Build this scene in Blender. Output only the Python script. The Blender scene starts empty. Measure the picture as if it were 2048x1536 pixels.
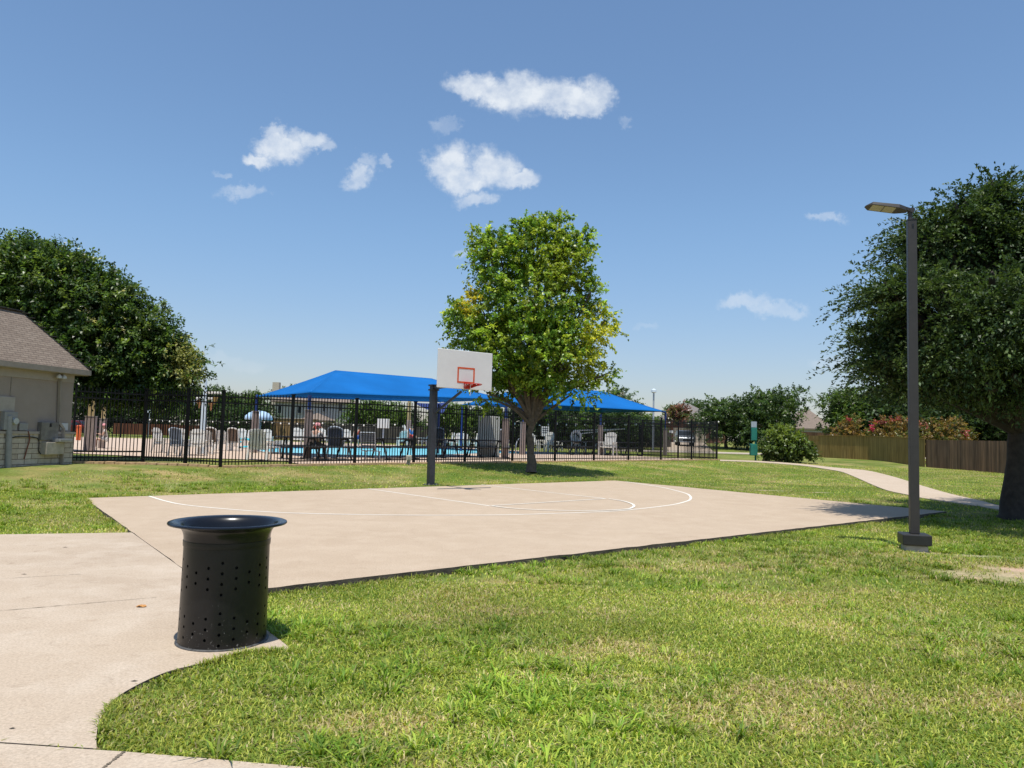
import bpy, bmesh, math, random
import numpy as np
from mathutils import Matrix, Vector
rng = np.random.default_rng(7)
random.seed(7)
C = bpy.context.scene
COL = C.collection
R_ = math.radians

# ------------------------------------------------------------------ camera
F_PX, CXP, CYP = 1500.0, 1024.0, 768.0          # photograph is 2048 x 1536
PITCH, ROLL, EYE = math.atan(102/1500.0), 0.027, 1.6
_fw = np.array([0, math.cos(PITCH), math.sin(PITCH)])
_r0 = np.array([1., 0, 0]); _u0 = np.array([0, -math.sin(PITCH), math.cos(PITCH)])
_R = _r0*math.cos(ROLL)+_u0*math.sin(ROLL); _U = _u0*math.cos(ROLL)-_r0*math.sin(ROLL)
cam = bpy.data.objects.new("camera", bpy.data.cameras.new("camera")); COL.objects.link(cam)
cam.data.sensor_width = 36; cam.data.lens = F_PX/2048*36
cam.data.clip_start = 0.1; cam.data.clip_end = 5000
cam.matrix_world = Matrix(((_R[0], _U[0], -_fw[0], 0), (_R[1], _U[1], -_fw[1], 0), (_R[2], _U[2], -_fw[2], EYE), (0, 0, 0, 1)))
C.camera = cam

# ------------------------------------------------------------------ sun, sky, exposure
SUN_ELEV, SUN_AZ = 77.0, 183.0      # behind the camera, high summer noon (azimuth clockwise from +Y)
sun = bpy.data.objects.new("sun", bpy.data.lights.new("sun", 'SUN')); COL.objects.link(sun)
sun.data.energy = 3.8; sun.data.angle = R_(0.53); sun.data.color = (1.0, 0.95, 0.86)
_sd = Vector((math.sin(R_(SUN_AZ))*math.cos(R_(SUN_ELEV)), math.cos(R_(SUN_AZ))*math.cos(R_(SUN_ELEV)), math.sin(R_(SUN_ELEV))))
sun.rotation_euler = _sd.to_track_quat('Z', 'Y').to_euler()
C.view_settings.view_transform = 'Standard'; C.view_settings.look = 'None'
C.view_settings.exposure = 0.5; C.view_settings.gamma = 1.0
SKY_STRENGTH = 0.10

def nd(nt, typ, **kw):
    n = nt.nodes.new(typ)
    for k, v in kw.items():
        setattr(n, k, v)
    return n

# clouds: (direction as image anchor, radii) -> soft patches of the sky in world directions
CLOUDS = [  # cx, cy, rx, ry, strength   (anchors measured in the photograph, turned into directions)
    (945, 172, 52, 26, 1), (1000, 190, 60, 36, 1), (1050, 185, 70, 46, 1), (1120, 195, 70, 38, 1), (1180, 190, 48, 40, 1), (1150, 215, 60, 22, .9),
    (566, 296, 48, 32, .9), (622, 276, 44, 22, .9), (518, 324, 44, 16, .9), (558, 268, 26, 18, .7), (656, 292, 22, 14, .5),
    (712, 358, 36, 30, .75), (728, 322, 22, 14, .4), (770, 326, 16, 11, .35),
    (898, 330, 46, 42, .95), (925, 362, 60, 26, .95), (985, 335, 52, 42, .95), (1030, 358, 52, 18, .9), (950, 400, 44, 16, .6),
    (480, 390, 44, 13, .4), (432, 352, 16, 8, .3), (893, 252, 22, 16, .25),
    (1490, 606, 44, 18, .45), (1555, 618, 60, 16, .45), (1650, 431, 38, 11, .4), (1655, 725, 46, 14, .25), (1255, 240, 18, 10, .22),
    (470, 725, 60, 14, .15), (930, 500, 16, 12, .3), (1290, 660, 30, 9, .15)]
def ray(px, py):
    return _fw + _R*(px-CXP)/F_PX - _U*(py-CYP)/F_PX

w = bpy.data.worlds.new("World"); C.world = w; w.use_nodes = True
nt = w.node_tree; nt.nodes.clear()
out = nd(nt, 'ShaderNodeOutputWorld'); bg = nd(nt, 'ShaderNodeBackground')
sky = nd(nt, 'ShaderNodeTexSky'); sky.sky_type = 'NISHITA'; sky.sun_disc = False
sky.sun_elevation = R_(SUN_ELEV); sky.sun_rotation = R_(SUN_AZ)
sky.air_density = 1.0; sky.dust_density = 0.8; sky.ozone_density = 1.0; sky.altitude = 150
tc = nd(nt, 'ShaderNodeTexCoord')
sep = nd(nt, 'ShaderNodeSeparateXYZ'); nt.links.new(tc.outputs['Generated'], sep.inputs[0])
ymax = nd(nt, 'ShaderNodeMath', operation='MAXIMUM'); ymax.inputs[1].default_value = 0.05
nt.links.new(sep.outputs[1], ymax.inputs[0])
gx = nd(nt, 'ShaderNodeMath', operation='DIVIDE'); gz = nd(nt, 'ShaderNodeMath', operation='DIVIDE')
nt.links.new(sep.outputs[0], gx.inputs[0]); nt.links.new(ymax.outputs[0], gx.inputs[1])
nt.links.new(sep.outputs[2], gz.inputs[0]); nt.links.new(ymax.outputs[0], gz.inputs[1])
cmb = nd(nt, 'ShaderNodeCombineXYZ'); nt.links.new(gx.outputs[0], cmb.inputs[0]); nt.links.new(gz.outputs[0], cmb.inputs[1])
# warp with noise so the patches get torn, wispy outlines
nz = nd(nt, 'ShaderNodeTexNoise'); nz.inputs['Scale'].default_value = 16; nz.inputs['Detail'].default_value = 6; nz.inputs['Roughness'].default_value = .62
nt.links.new(cmb.outputs[0], nz.inputs['Vector'])
sub = nd(nt, 'ShaderNodeVectorMath', operation='SUBTRACT'); sub.inputs[1].default_value = (.5, .5, .5)
nt.links.new(nz.outputs['Color'], sub.inputs[0])
scl = nd(nt, 'ShaderNodeVectorMath', operation='MULTIPLY'); scl.inputs[1].default_value = (.085, .060, 0)
nt.links.new(sub.outputs[0], scl.inputs[0])
warp = nd(nt, 'ShaderNodeVectorMath', operation='ADD'); nt.links.new(cmb.outputs[0], warp.inputs[0]); nt.links.new(scl.outputs[0], warp.inputs[1])
nzb = nd(nt, 'ShaderNodeTexNoise'); nzb.inputs['Scale'].default_value = 70; nzb.inputs['Detail'].default_value = 5; nzb.inputs['Roughness'].default_value = .65
nt.links.new(cmb.outputs[0], nzb.inputs['Vector'])
sb2 = nd(nt, 'ShaderNodeVectorMath', operation='SUBTRACT'); sb2.inputs[1].default_value = (.5, .5, .5); nt.links.new(nzb.outputs['Color'], sb2.inputs[0])
sc2 = nd(nt, 'ShaderNodeVectorMath', operation='MULTIPLY'); sc2.inputs[1].default_value = (.023, .020, 0); nt.links.new(sb2.outputs[0], sc2.inputs[0])
wp2 = nd(nt, 'ShaderNodeVectorMath', operation='ADD'); nt.links.new(warp.outputs[0], wp2.inputs[0]); nt.links.new(sc2.outputs[0], wp2.inputs[1]); warp = wp2
prev = None
for (cx, cy, rx, ry, st) in CLOUDS:
    d = ray(cx, cy); ux, uz = d[0]/d[1], d[2]/d[1]
    a = nd(nt, 'ShaderNodeVectorMath', operation='SUBTRACT'); a.inputs[1].default_value = (ux, uz, 0); nt.links.new(warp.outputs[0], a.inputs[0])
    m = nd(nt, 'ShaderNodeVectorMath', operation='MULTIPLY'); m.inputs[1].default_value = (F_PX/rx/1.02, F_PX/ry/1.02, 0); nt.links.new(a.outputs[0], m.inputs[0])
    l = nd(nt, 'ShaderNodeVectorMath', operation='LENGTH'); nt.links.new(m.outputs[0], l.inputs[0])
    mr = nd(nt, 'ShaderNodeMapRange'); mr.interpolation_type = 'SMOOTHSTEP'
    mr.inputs['From Min'].default_value = 1.26; mr.inputs['From Max'].default_value = 0.5
    mr.inputs['To Min'].default_value = 0; mr.inputs['To Max'].default_value = st
    nt.links.new(l.outputs['Value'], mr.inputs['Value'])
    if prev is None: prev = mr.outputs[0]
    else:
        mx = nd(nt, 'ShaderNodeMath', operation='MAXIMUM'); nt.links.new(prev, mx.inputs[0]); nt.links.new(mr.outputs[0], mx.inputs[1]); prev = mx.outputs[0]
n2 = nd(nt, 'ShaderNodeTexNoise'); n2.inputs['Scale'].default_value = 30; n2.inputs['Detail'].default_value = 7; n2.inputs['Roughness'].default_value = .6
nt.links.new(cmb.outputs[0], n2.inputs['Vector'])
mr2 = nd(nt, 'ShaderNodeMapRange'); mr2.inputs['From Min'].default_value = .3; mr2.inputs['From Max'].default_value = .62; mr2.inputs['To Min'].default_value = .45; mr2.inputs['To Max'].default_value = 1.0
nt.links.new(n2.outputs[0], mr2.inputs['Value'])
cm = nd(nt, 'ShaderNodeMath', operation='MULTIPLY'); nt.links.new(prev, cm.inputs[0]); nt.links.new(mr2.outputs[0], cm.inputs[1])
yp = nd(nt, 'ShaderNodeMath', operation='GREATER_THAN'); yp.inputs[1].default_value = .05; nt.links.new(sep.outputs[1], yp.inputs[0])
cm2 = nd(nt, 'ShaderNodeMath', operation='MULTIPLY'); cm2.use_clamp = True; nt.links.new(cm.outputs[0], cm2.inputs[0]); nt.links.new(yp.outputs[0], cm2.inputs[1])
cc = nd(nt, 'ShaderNodeMix', data_type='RGBA'); CLOUD_K = 1/SKY_STRENGTH
cc.inputs[7].default_value = (.56*CLOUD_K, .60*CLOUD_K, .65*CLOUD_K, 1)
skm = nd(nt, 'ShaderNodeMix', data_type='RGBA', blend_type='MULTIPLY'); skm.inputs[0].default_value = 1
hz = nd(nt, 'ShaderNodeMapRange'); hz.interpolation_type = 'SMOOTHSTEP'; hz.inputs['From Min'].default_value = -.02; hz.inputs['From Max'].default_value = .30
nt.links.new(sep.outputs[2], hz.inputs['Value'])
tint_ = nd(nt, 'ShaderNodeMix', data_type='RGBA'); tint_.inputs[6].default_value = (.80, .76, .84, 1); tint_.inputs[7].default_value = (.90, 1.03, 1.10, 1)
nt.links.new(hz.outputs[0], tint_.inputs[0]); nt.links.new(tint_.outputs[2], skm.inputs[7])
nt.links.new(sky.outputs[0], skm.inputs[6]); nt.links.new(skm.outputs[2], cc.inputs[6]); nt.links.new(cm2.outputs[0], cc.inputs[0])
nt.links.new(cc.outputs[2], bg.inputs['Color']); bg.inputs['Strength'].default_value = SKY_STRENGTH
nt.links.new(bg.outputs[0], out.inputs['Surface'])

# ------------------------------------------------------------------ terrain height
A_ = np.array([-9.13, 16.29]); E_ = np.array([.752, .659]); B_ = np.array([-.659, .752])   # court frame: along / away behind the baseline
def sm(x, a, b):
    t = np.clip((np.asarray(x, float)-a)/(b-a), 0, 1); return t*t*(3-2*t)
def height(x, y):
    x = np.asarray(x, float); y = np.asarray(y, float)
    t = (x-A_[0])*B_[0]+(y-A_[1])*B_[1]
    s1 = sm(t, .3, 6.5); s2 = sm(y, 22, 46)
    h = .40*s1 + .22*s2*(1-s1)
    h = h - (.022+.05*sm(y, 6.3, 7.6))*(1-sm(t, -4, .2))*(1-sm(y, 17, 24))
    return h + .75*sm(y, 78, 112)*sm(x, 4, 28)
def G(px, py, z=None):
    d = ray(px, py); zz = 0.0 if z is None else z
    for _ in range(30):
        k = (zz-EYE)/d[2]; x, y = d[0]*k, d[1]*k
        if z is not None: break
        zz = .5*zz+.5*float(height(x, y))
    return np.array([x, y, zz])
def at(px, py, Y):
    d = ray(px, py); k = Y/d[1]; return np.array([d[0]*k, Y, EYE+d[2]*k])

# ------------------------------------------------------------------ numpy value noise
def vnoise(x, y, seed=0):
    xi = np.floor(x).astype(np.int64); yi = np.floor(y).astype(np.int64); xf = x-xi; yf = y-yi
    def hsh(a, b):
        n = (a*374761393 + b*668265263 + seed*1442695041) & 0x7fffffff
        n = ((n ^ (n >> 13))*1274126177) & 0x7fffffff
        return ((n ^ (n >> 16)) & 0xffff)/65535.0
    u = xf*xf*(3-2*xf); v = yf*yf*(3-2*yf)
    a = hsh(xi, yi); b = hsh(xi+1, yi); c = hsh(xi, yi+1); d = hsh(xi+1, yi+1)
    return (a*(1-u)+b*u)*(1-v)+(c*(1-u)+d*u)*v
def fbm(x, y, sc, oct=4, seed=0):
    s = 0; amp = .5; tot = 0
    for i in range(oct):
        s = s+amp*vnoise(x*sc*2**i+17*i, y*sc*2**i-9*i, seed+i); tot += amp; amp *= .55
    return s/tot

# ------------------------------------------------------------------ materials
def mat(name, col, rough=.6, metal=0, var=.12, scale=6, bump=0, spec=.5, bscale=None):
    m = bpy.data.materials.new(name); m.use_nodes = True; t = m.node_tree
    p = t.nodes['Principled BSDF']; p.inputs['Roughness'].default_value = rough; p.inputs['Metallic'].default_value = metal
    p.inputs['Specular IOR Level'].default_value = spec
    c = nd(t, 'ShaderNodeTexCoord'); n = nd(t, 'ShaderNodeTexNoise'); n.inputs['Scale'].default_value = scale; n.inputs['Detail'].default_value = 5; n.inputs['Roughness'].default_value = .6
    t.links.new(c.outputs['Object'], n.inputs['Vector'])
    mr = nd(t, 'ShaderNodeMapRange'); mr.inputs['From Min'].default_value = .3; mr.inputs['From Max'].default_value = .7
    t.links.new(n.outputs[0], mr.inputs['Value'])
    mx = nd(t, 'ShaderNodeMix', data_type='RGBA')
    mx.inputs[6].default_value = (*[x*(1-var) for x in col], 1); mx.inputs[7].default_value = (*[min(1, x*(1+var)) for x in col], 1)
    t.links.new(mr.outputs[0], mx.inputs[0]); t.links.new(mx.outputs[2], p.inputs['Base Color'])
    if bump:
        nb = nd(t, 'ShaderNodeTexNoise'); nb.inputs['Scale'].default_value = bscale or scale*12; nb.inputs['Detail'].default_value = 4
        t.links.new(c.outputs['Object'], nb.inputs['Vector'])
        b = nd(t, 'ShaderNodeBump'); b.inputs['Strength'].default_value = bump; b.inputs['Distance'].default_value = .01
        t.links.new(nb.outputs[0], b.inputs['Height']); t.links.new(b.outputs[0], p.inputs['Normal'])
    m['mix'] = mx.name
    return m
def leaf_mat(name, trans=.4, rough=.5, boost=(1.25, 1.3, .6), spec=.35):
    m = bpy.data.materials.new(name); m.use_nodes = True; t = m.node_tree
    p = t.nodes['Principled BSDF']; o = t.nodes['Material Output']
    a = nd(t, 'ShaderNodeAttribute', attribute_name='col')
    t.links.new(a.outputs['Color'], p.inputs['Base Color']); p.inputs['Roughness'].default_value = rough; p.inputs['Specular IOR Level'].default_value = spec
    tr = nd(t, 'ShaderNodeBsdfTranslucent'); mu = nd(t, 'ShaderNodeMix', data_type='RGBA', blend_type='MULTIPLY'); mu.inputs[0].default_value = 1; mu.inputs[7].default_value = (*boost, 1)
    t.links.new(a.outputs['Color'], mu.inputs[6]); t.links.new(mu.outputs[2], tr.inputs['Color'])
    ms = nd(t, 'ShaderNodeMixShader'); ms.inputs[0].default_value = trans
    t.links.new(p.outputs[0], ms.inputs[1]); t.links.new(tr.outputs[0], ms.inputs[2]); t.links.new(ms.outputs[0], o.inputs['Surface'])
    return m
def ramp_mix(t, fac, c0, c1, lo, hi, a=None):
    mr = nd(t, 'ShaderNodeMapRange'); mr.inputs['From Min'].default_value = lo; mr.inputs['From Max'].default_value = hi; t.links.new(fac, mr.inputs['Value'])
    mx = nd(t, 'ShaderNodeMix', data_type='RGBA'); t.links.new(mr.outputs[0], mx.inputs[0])
    if a is not None: t.links.new(a, mx.inputs[6])
    else: mx.inputs[6].default_value = (*c0, 1)
    mx.inputs[7].default_value = (*c1, 1)
    return mx.outputs[2]
def concrete_mat(name, base, dark, light, stain=.5):
    m = bpy.data.materials.new(name); m.use_nodes = True; t = m.node_tree; p = t.nodes['Principled BSDF']
    p.inputs['Roughness'].default_value = .85; p.inputs['Specular IOR Level'].default_value = .25
    c = nd(t, 'ShaderNodeTexCoord')
    def noise(s, d=5, r=.6, dist=0):
        n = nd(t, 'ShaderNodeTexNoise'); n.inputs['Scale'].default_value = s; n.inputs['Detail'].default_value = d; n.inputs['Roughness'].default_value = r; n.inputs['Distortion'].default_value = dist
        t.links.new(c.outputs['Object'], n.inputs['Vector']); return n.outputs[0]
    x = ramp_mix(t, noise(.35, 6, .65, .6), base, dark, .45, .75)
    mx = nd(t, 'ShaderNodeMix', data_type='RGBA'); mx.inputs[7].default_value = (*light, 1)
    mr = nd(t, 'ShaderNodeMapRange'); mr.inputs['From Min'].default_value = .45; mr.inputs['From Max'].default_value = .7; mr.inputs['To Max'].default_value = .8
    t.links.new(noise(1.7, 7, .7), mr.inputs['Value']); t.links.new(mr.outputs[0], mx.inputs[0]); t.links.new(x, mx.inputs[6])
    # fine speckle of aggregate
    m2 = nd(t, 'ShaderNodeMix', data_type='RGBA', blend_type='MULTIPLY'); m2.inputs[0].default_value = 1
    mr2 = nd(t, 'ShaderNodeMapRange'); mr2.inputs['From Min'].default_value = .3; mr2.inputs['From Max'].default_value = .62; mr2.inputs['To Min'].default_value = .70; mr2.inputs['To Max'].default_value = 1.12
    t.links.new(noise(55, 6, .75), mr2.inputs['Value']); t.links.new(mx.outputs[2], m2.inputs[6]); t.links.new(mr2.outputs[0], m2.inputs[7])
    # dark worn blotches
    m3 = nd(t, 'ShaderNodeMix', data_type='RGBA', blend_type='MULTIPLY'); m3.inputs[7].default_value = (.66, .62, .58, 1)
    mr3 = nd(t, 'ShaderNodeMapRange'); mr3.inputs['From Min'].default_value = .56; mr3.inputs['From Max'].default_value = .76; mr3.inputs['To Max'].default_value = stain
    t.links.new(noise(4.2, 8, .74, .4), mr3.inputs['Value']); t.links.new(mr3.outputs[0], m3.inputs[0]); t.links.new(m2.outputs[2], m3.inputs[6])
    t.links.new(m3.outputs[2], p.inputs['Base Color'])
    b = nd(t, 'ShaderNodeBump'); b.inputs['Strength'].default_value = .35; b.inputs['Distance'].default_value = .006
    t.links.new(noise(90, 4, .7), b.inputs['Height']); t.links.new(b.outputs[0], p.inputs['Normal'])
    return m
M = {}
M['court'] = concrete_mat('court_concrete', (.43, .338, .248), (.39, .30, .215), (.475, .38, .285), .5)
M['plaza'] = concrete_mat('plaza_concrete', (.44, .355, .27), (.37, .29, .215), (.50, .42, .335), .8)
M['path'] = concrete_mat('path_concrete', (.46, .37, .28), (.42, .33, .24), (.50, .41, .32), .25)
M['deck'] = concrete_mat('deck_concrete', (.50, .38, .29), (.46, .34, .25), (.56, .44, .35), .15)
M['line'] = mat('line_paint', (.72, .69, .62), .7, var=.10, scale=9)
M['joint'] = mat('joint_filler', (.13, .105, .075), .9, var=.4, scale=14)
M['black'] = mat('black_powder_coat', (.012, .012, .014), .42, var=.2)
M['fence_black'] = mat('fence_black', (.0055, .0055, .007), .5, var=.2, spec=.22)
M['can'] = mat('can_black', (.0065, .0065, .007), .36, var=.3, scale=20, bump=.06, bscale=160, spec=.4)
M['can_in'] = mat('can_liner', (.006, .006, .006), .9)
M['hoop_post'] = mat('hoop_post_paint', (.026, .030, .040), .45, var=.3, scale=5)
M['board'] = mat('backboard_white', (.70, .69, .67), .35, var=.03, scale=3)
M['orange'] = mat('orange_paint', (.62, .095, .02), .45, var=.12)
M['rim'] = mat('rim_red', (.42, .022, .018), .42, var=.15)
M['bronze'] = mat('bronze_pole', (.040, .034, .032), .5, metal=.0, var=.12, scale=8)
M['led'] = mat('led_lens', (.40, .36, .28), .25, var=.08)
M['cement'] = mat('footing_concrete', (.36, .33, .29), .9, var=.2, scale=10, bump=.4)
M['blue'] = mat('blue_shade_cloth', (.007, .115, .365), .8, var=.12, scale=.45, spec=.08, bump=.5, bscale=1.3)
M['blue_post'] = mat('blue_post', (.012, .035, .16), .4, var=.1)
M['sleeve'] = mat('post_pad', (.27, .21, .19), .7, var=.15, scale=5)
M['tan_post'] = mat('tan_post', (.42, .31, .15), .6, var=.1)
M['white'] = mat('white_resin', (.84, .82, .79), .4, var=.04)
def thin(m, f, col):
    t = m.node_tree; o = t.nodes['Material Output']; tr = nd(t, 'ShaderNodeBsdfTranslucent'); tr.inputs['Color'].default_value = (*col, 1); ms = nd(t, 'ShaderNodeMixShader'); ms.inputs[0].default_value = f
    t.links.new(t.nodes['Principled BSDF'].outputs[0], ms.inputs[1]); t.links.new(tr.outputs[0], ms.inputs[2]); t.links.new(ms.outputs[0], o.inputs['Surface'])
thin(M['white'], .48, (.84, .82, .78))
M['greysling'] = mat('grey_sling', (.10, .11, .13), .6, var=.15)
M['greyframe'] = mat('grey_frame', (.36, .40, .46), .4, var=.08)
M['brownmesh'] = mat('brown_mesh', (.14, .10, .075), .75, var=.12)
M['turq'] = mat('turquoise_towel', (.04, .42, .50), .9, var=.2)
M['blackmetal'] = mat('table_black', (.018, .018, .02), .5, var=.2)
M['paleblue'] = mat('pale_blue_paint', (.42, .60, .80), .4, var=.06)
M['palepole'] = mat('pale_pole', (.58, .66, .74), .4, var=.05)
M['bucket_yellow'] = mat('bucket_yellow', (.50, .33, .10), .5)
M['bucket_orange'] = mat('bucket_orange', (.50, .25, .10), .5)
M['stucco'] = mat('stucco', (.305, .250, .212), .9, var=.06, scale=2.5, bump=.7, bscale=70)
M['trim'] = mat('painted_trim', (.345, .295, .255), .6, var=.06)
M['gutter'] = mat('gutter', (.28, .235, .19), .5, var=.1)
M['greybox'] = mat('grey_enclosure', (.27, .262, .25), .5, var=.12, scale=9)
M['steel'] = mat('steel', (.52, .53, .54), .3, metal=.7, var=.08)
def board_mat(name, c0, c1):
    m = bpy.data.materials.new(name); m.use_nodes = True; t = m.node_tree; p = t.nodes['Principled BSDF']; p.inputs['Roughness'].default_value = .9; p.inputs['Specular IOR Level'].default_value = .15
    g = nd(t, 'ShaderNodeNewGeometry'); c = nd(t, 'ShaderNodeTexCoord'); mp = nd(t, 'ShaderNodeMapping'); mp.inputs['Scale'].default_value = (9, 9, .7); t.links.new(c.outputs['Object'], mp.inputs['Vector'])
    n = nd(t, 'ShaderNodeTexNoise'); n.inputs['Scale'].default_value = 1; n.inputs['Detail'].default_value = 5; t.links.new(mp.outputs[0], n.inputs['Vector'])
    mx = nd(t, 'ShaderNodeMix', data_type='RGBA'); mx.inputs[6].default_value = (*c0, 1); mx.inputs[7].default_value = (*c1, 1); t.links.new(g.outputs['Random Per Island'], mx.inputs[0])
    mr = nd(t, 'ShaderNodeMapRange'); mr.inputs['From Min'].default_value = .3; mr.inputs['From Max'].default_value = .7; mr.inputs['To Min'].default_value = .65; mr.inputs['To Max'].default_value = 1.3; t.links.new(n.outputs[0], mr.inputs['Value'])
    m2 = nd(t, 'ShaderNodeMix', data_type='RGBA', blend_type='MULTIPLY'); m2.inputs[0].default_value = 1; t.links.new(mx.outputs[2], m2.inputs[6]); t.links.new(mr.outputs[0], m2.inputs[7]); t.links.new(m2.outputs[2], p.inputs['Base Color'])
    return m
M['wood_tan'] = board_mat('tan_boards', (.32, .205, .10), (.40, .27, .14)); M['wood_grey'] = board_mat('grey_boards', (.065, .060, .055), (.12, .105, .09))
M['wood_red'] = board_mat('red_brown_boards', (.12, .045, .028), (.19, .08, .045)); M['wood_olive'] = board_mat('olive_boards', (.23, .150, .048), (.285, .19, .066))
M['wood_dark'] = board_mat('weathered_boards', (.13, .082, .056), (.25, .145, .09))
M['roofbrown'] = mat('house_shingle', (.20, .155, .125), .9, var=.2, scale=5)
M['roofgrey'] = mat('house_shingle_grey', (.16, .145, .135), .9, var=.2, scale=5)
M['siding'] = mat('pale_siding', (.42, .41, .38), .8, var=.06)
M['cream'] = mat('cream_paint', (.52, .45, .35), .7, var=.06)
M['glass'] = mat('dark_glass', (.02, .025, .03), .12, var=.1)
M['asphalt'] = concrete_mat('road_concrete', (.44, .38, .31), (.40, .34, .27), (.5, .43, .36), .2)
M['bark'] = mat('bark', (.105, .080, .060), .95, var=.4, scale=9, bump=1.0, bscale=30)
M['bark_dark'] = mat('oak_bark', (.04, .032, .026), .95, var=.4, scale=8, bump=1.0, bscale=26)
M['green_sign'] = mat('green_box', (.012, .17, .13), .45, var=.1)
M['orange_pole'] = mat('orange_marker', (.66, .13, .03), .5)
M['pinkhat'] = mat('pink_cloth', (.70, .30, .32), .9)
M['skin'] = mat('skin', (.46, .27, .19), .6, var=.05)
M['redshirt'] = mat('red_shirt', (.55, .05, .03), .9)
M['blueshort'] = mat('navy_shorts', (.03, .05, .19), .9)
M['blueshirt'] = mat('blue_shirt', (.08, .2, .5), .9)
M['hair'] = mat('dark_hair', (.03, .02, .015), .7)
M['white_sign'] = mat('white_sign', (.72, .72, .72), .5, var=.03)
M['leaf'] = leaf_mat('leaf', .40, .38, (1.3, 1.35, .6), .45)
M['leaf_oak'] = leaf_mat('oak_leaf', .28, .5, (1.15, 1.25, .55), .3)
M['grass'] = leaf_mat('grass_blade', .35, .55, (1.2, 1.2, .6), .25)
M['carpaint_silver'] = mat('silver_paint', (.22, .24, .27), .25, metal=.5, var=.03)
M['carpaint_white'] = mat('white_paint', (.75, .75, .75), .25, var=.02)
M['carpaint_red'] = mat('dark_red_paint', (.12, .012, .015), .25, var=.05)
M['tyre'] = mat('tyre', (.015, .015, .015), .85)

def scuffed(m, zref):      # chipped, dusty paint near the foot of the bin
    t = m.node_tree; p = t.nodes['Principled BSDF']; c = nd(t, 'ShaderNodeTexCoord'); sx = nd(t, 'ShaderNodeSeparateXYZ'); t.links.new(c.outputs['Object'], sx.inputs[0])
    zz = nd(t, 'ShaderNodeMapRange'); zz.inputs['From Min'].default_value = zref; zz.inputs['From Max'].default_value = 0; zz.inputs['To Min'].default_value = 0; zz.inputs['To Max'].default_value = .10; t.links.new(sx.outputs[2], zz.inputs['Value'])
    n = nd(t, 'ShaderNodeTexNoise'); n.inputs['Scale'].default_value = 45; n.inputs['Detail'].default_value = 7; n.inputs['Roughness'].default_value = .7; t.links.new(c.outputs['Object'], n.inputs['Vector'])
    ad = nd(t, 'ShaderNodeMath', operation='ADD'); t.links.new(n.outputs[0], ad.inputs[0]); t.links.new(zz.outputs[0], ad.inputs[1])
    mr = nd(t, 'ShaderNodeMapRange'); mr.inputs['From Min'].default_value = .70; mr.inputs['From Max'].default_value = .76; t.links.new(ad.outputs[0], mr.inputs['Value'])
    mx = nd(t, 'ShaderNodeMix', data_type='RGBA'); mx.inputs[7].default_value = (.22, .215, .20, 1); t.links.new(p.inputs['Base Color'].links[0].from_socket, mx.inputs[6]); t.links.new(mr.outputs[0], mx.inputs[0]); t.links.new(mx.outputs[2], p.inputs['Base Color'])
scuffed(M['can'], .5)
def brick_like(name, c1, c2, mortar, scale, bw=.5, rh=.25, ms=.02, offs=.5, rough=.9):
    m = bpy.data.materials.new(name); m.use_nodes = True; t = m.node_tree; p = t.nodes['Principled BSDF']; p.inputs['Roughness'].default_value = rough
    p.inputs['Specular IOR Level'].default_value = .2
    uv = nd(t, 'ShaderNodeUVMap', uv_map='UVMap')
    b = nd(t, 'ShaderNodeTexBrick'); b.inputs['Color1'].default_value = (*c1, 1); b.inputs['Color2'].default_value = (*c2, 1); b.inputs['Mortar'].default_value = (*mortar, 1)
    b.inputs['Scale'].default_value = scale; b.inputs['Brick Width'].default_value = bw; b.inputs['Row Height'].default_value = rh; b.inputs['Mortar Size'].default_value = ms; b.offset = offs
    b.inputs['Mortar Smooth'].default_value = .4
    t.links.new(uv.outputs[0], b.inputs['Vector'])
    n = nd(t, 'ShaderNodeTexNoise'); n.inputs['Scale'].default_value = 9; n.inputs['Detail'].default_value = 6; t.links.new(uv.outputs[0], n.inputs['Vector'])
    mr = nd(t, 'ShaderNodeMapRange'); mr.inputs['To Min'].default_value = .65; mr.inputs['To Max'].default_value = 1.3; t.links.new(n.outputs[0], mr.inputs['Value'])
    mx = nd(t, 'ShaderNodeMix', data_type='RGBA', blend_type='MULTIPLY'); mx.inputs[0].default_value = 1
    t.links.new(b.outputs['Color'], mx.inputs[6]); t.links.new(mr.outputs[0], mx.inputs[7]); t.links.new(mx.outputs[2], p.inputs['Base Color'])
    bp = nd(t, 'ShaderNodeBump'); bp.inputs['Strength'].default_value = .6; bp.inputs['Distance'].default_value = .02
    inv = nd(t, 'ShaderNodeMath', operation='SUBTRACT'); inv.inputs[0].default_value = 1; t.links.new(b.outputs['Fac'], inv.inputs[1])
    t.links.new(inv.outputs[0], bp.inputs['Height']); t.links.new(bp.outputs[0], p.inputs['Normal'])
    return m
M['shingle'] = brick_like('asphalt_shingle', (.235, .19, .155), (.19, .15, .122), (.11, .088, .072), 1.0, .26, .085, .008)
M['stone'] = brick_like('limestone_block', (.52, .46, .38), (.42, .355, .28), (.17, .135, .105), 1.0, .46, .145, .010)
M['brick'] = brick_like('red_brick', (.22, .085, .05), (.17, .062, .04), (.28, .22, .18), 1.0, .24, .08, .01)

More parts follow.
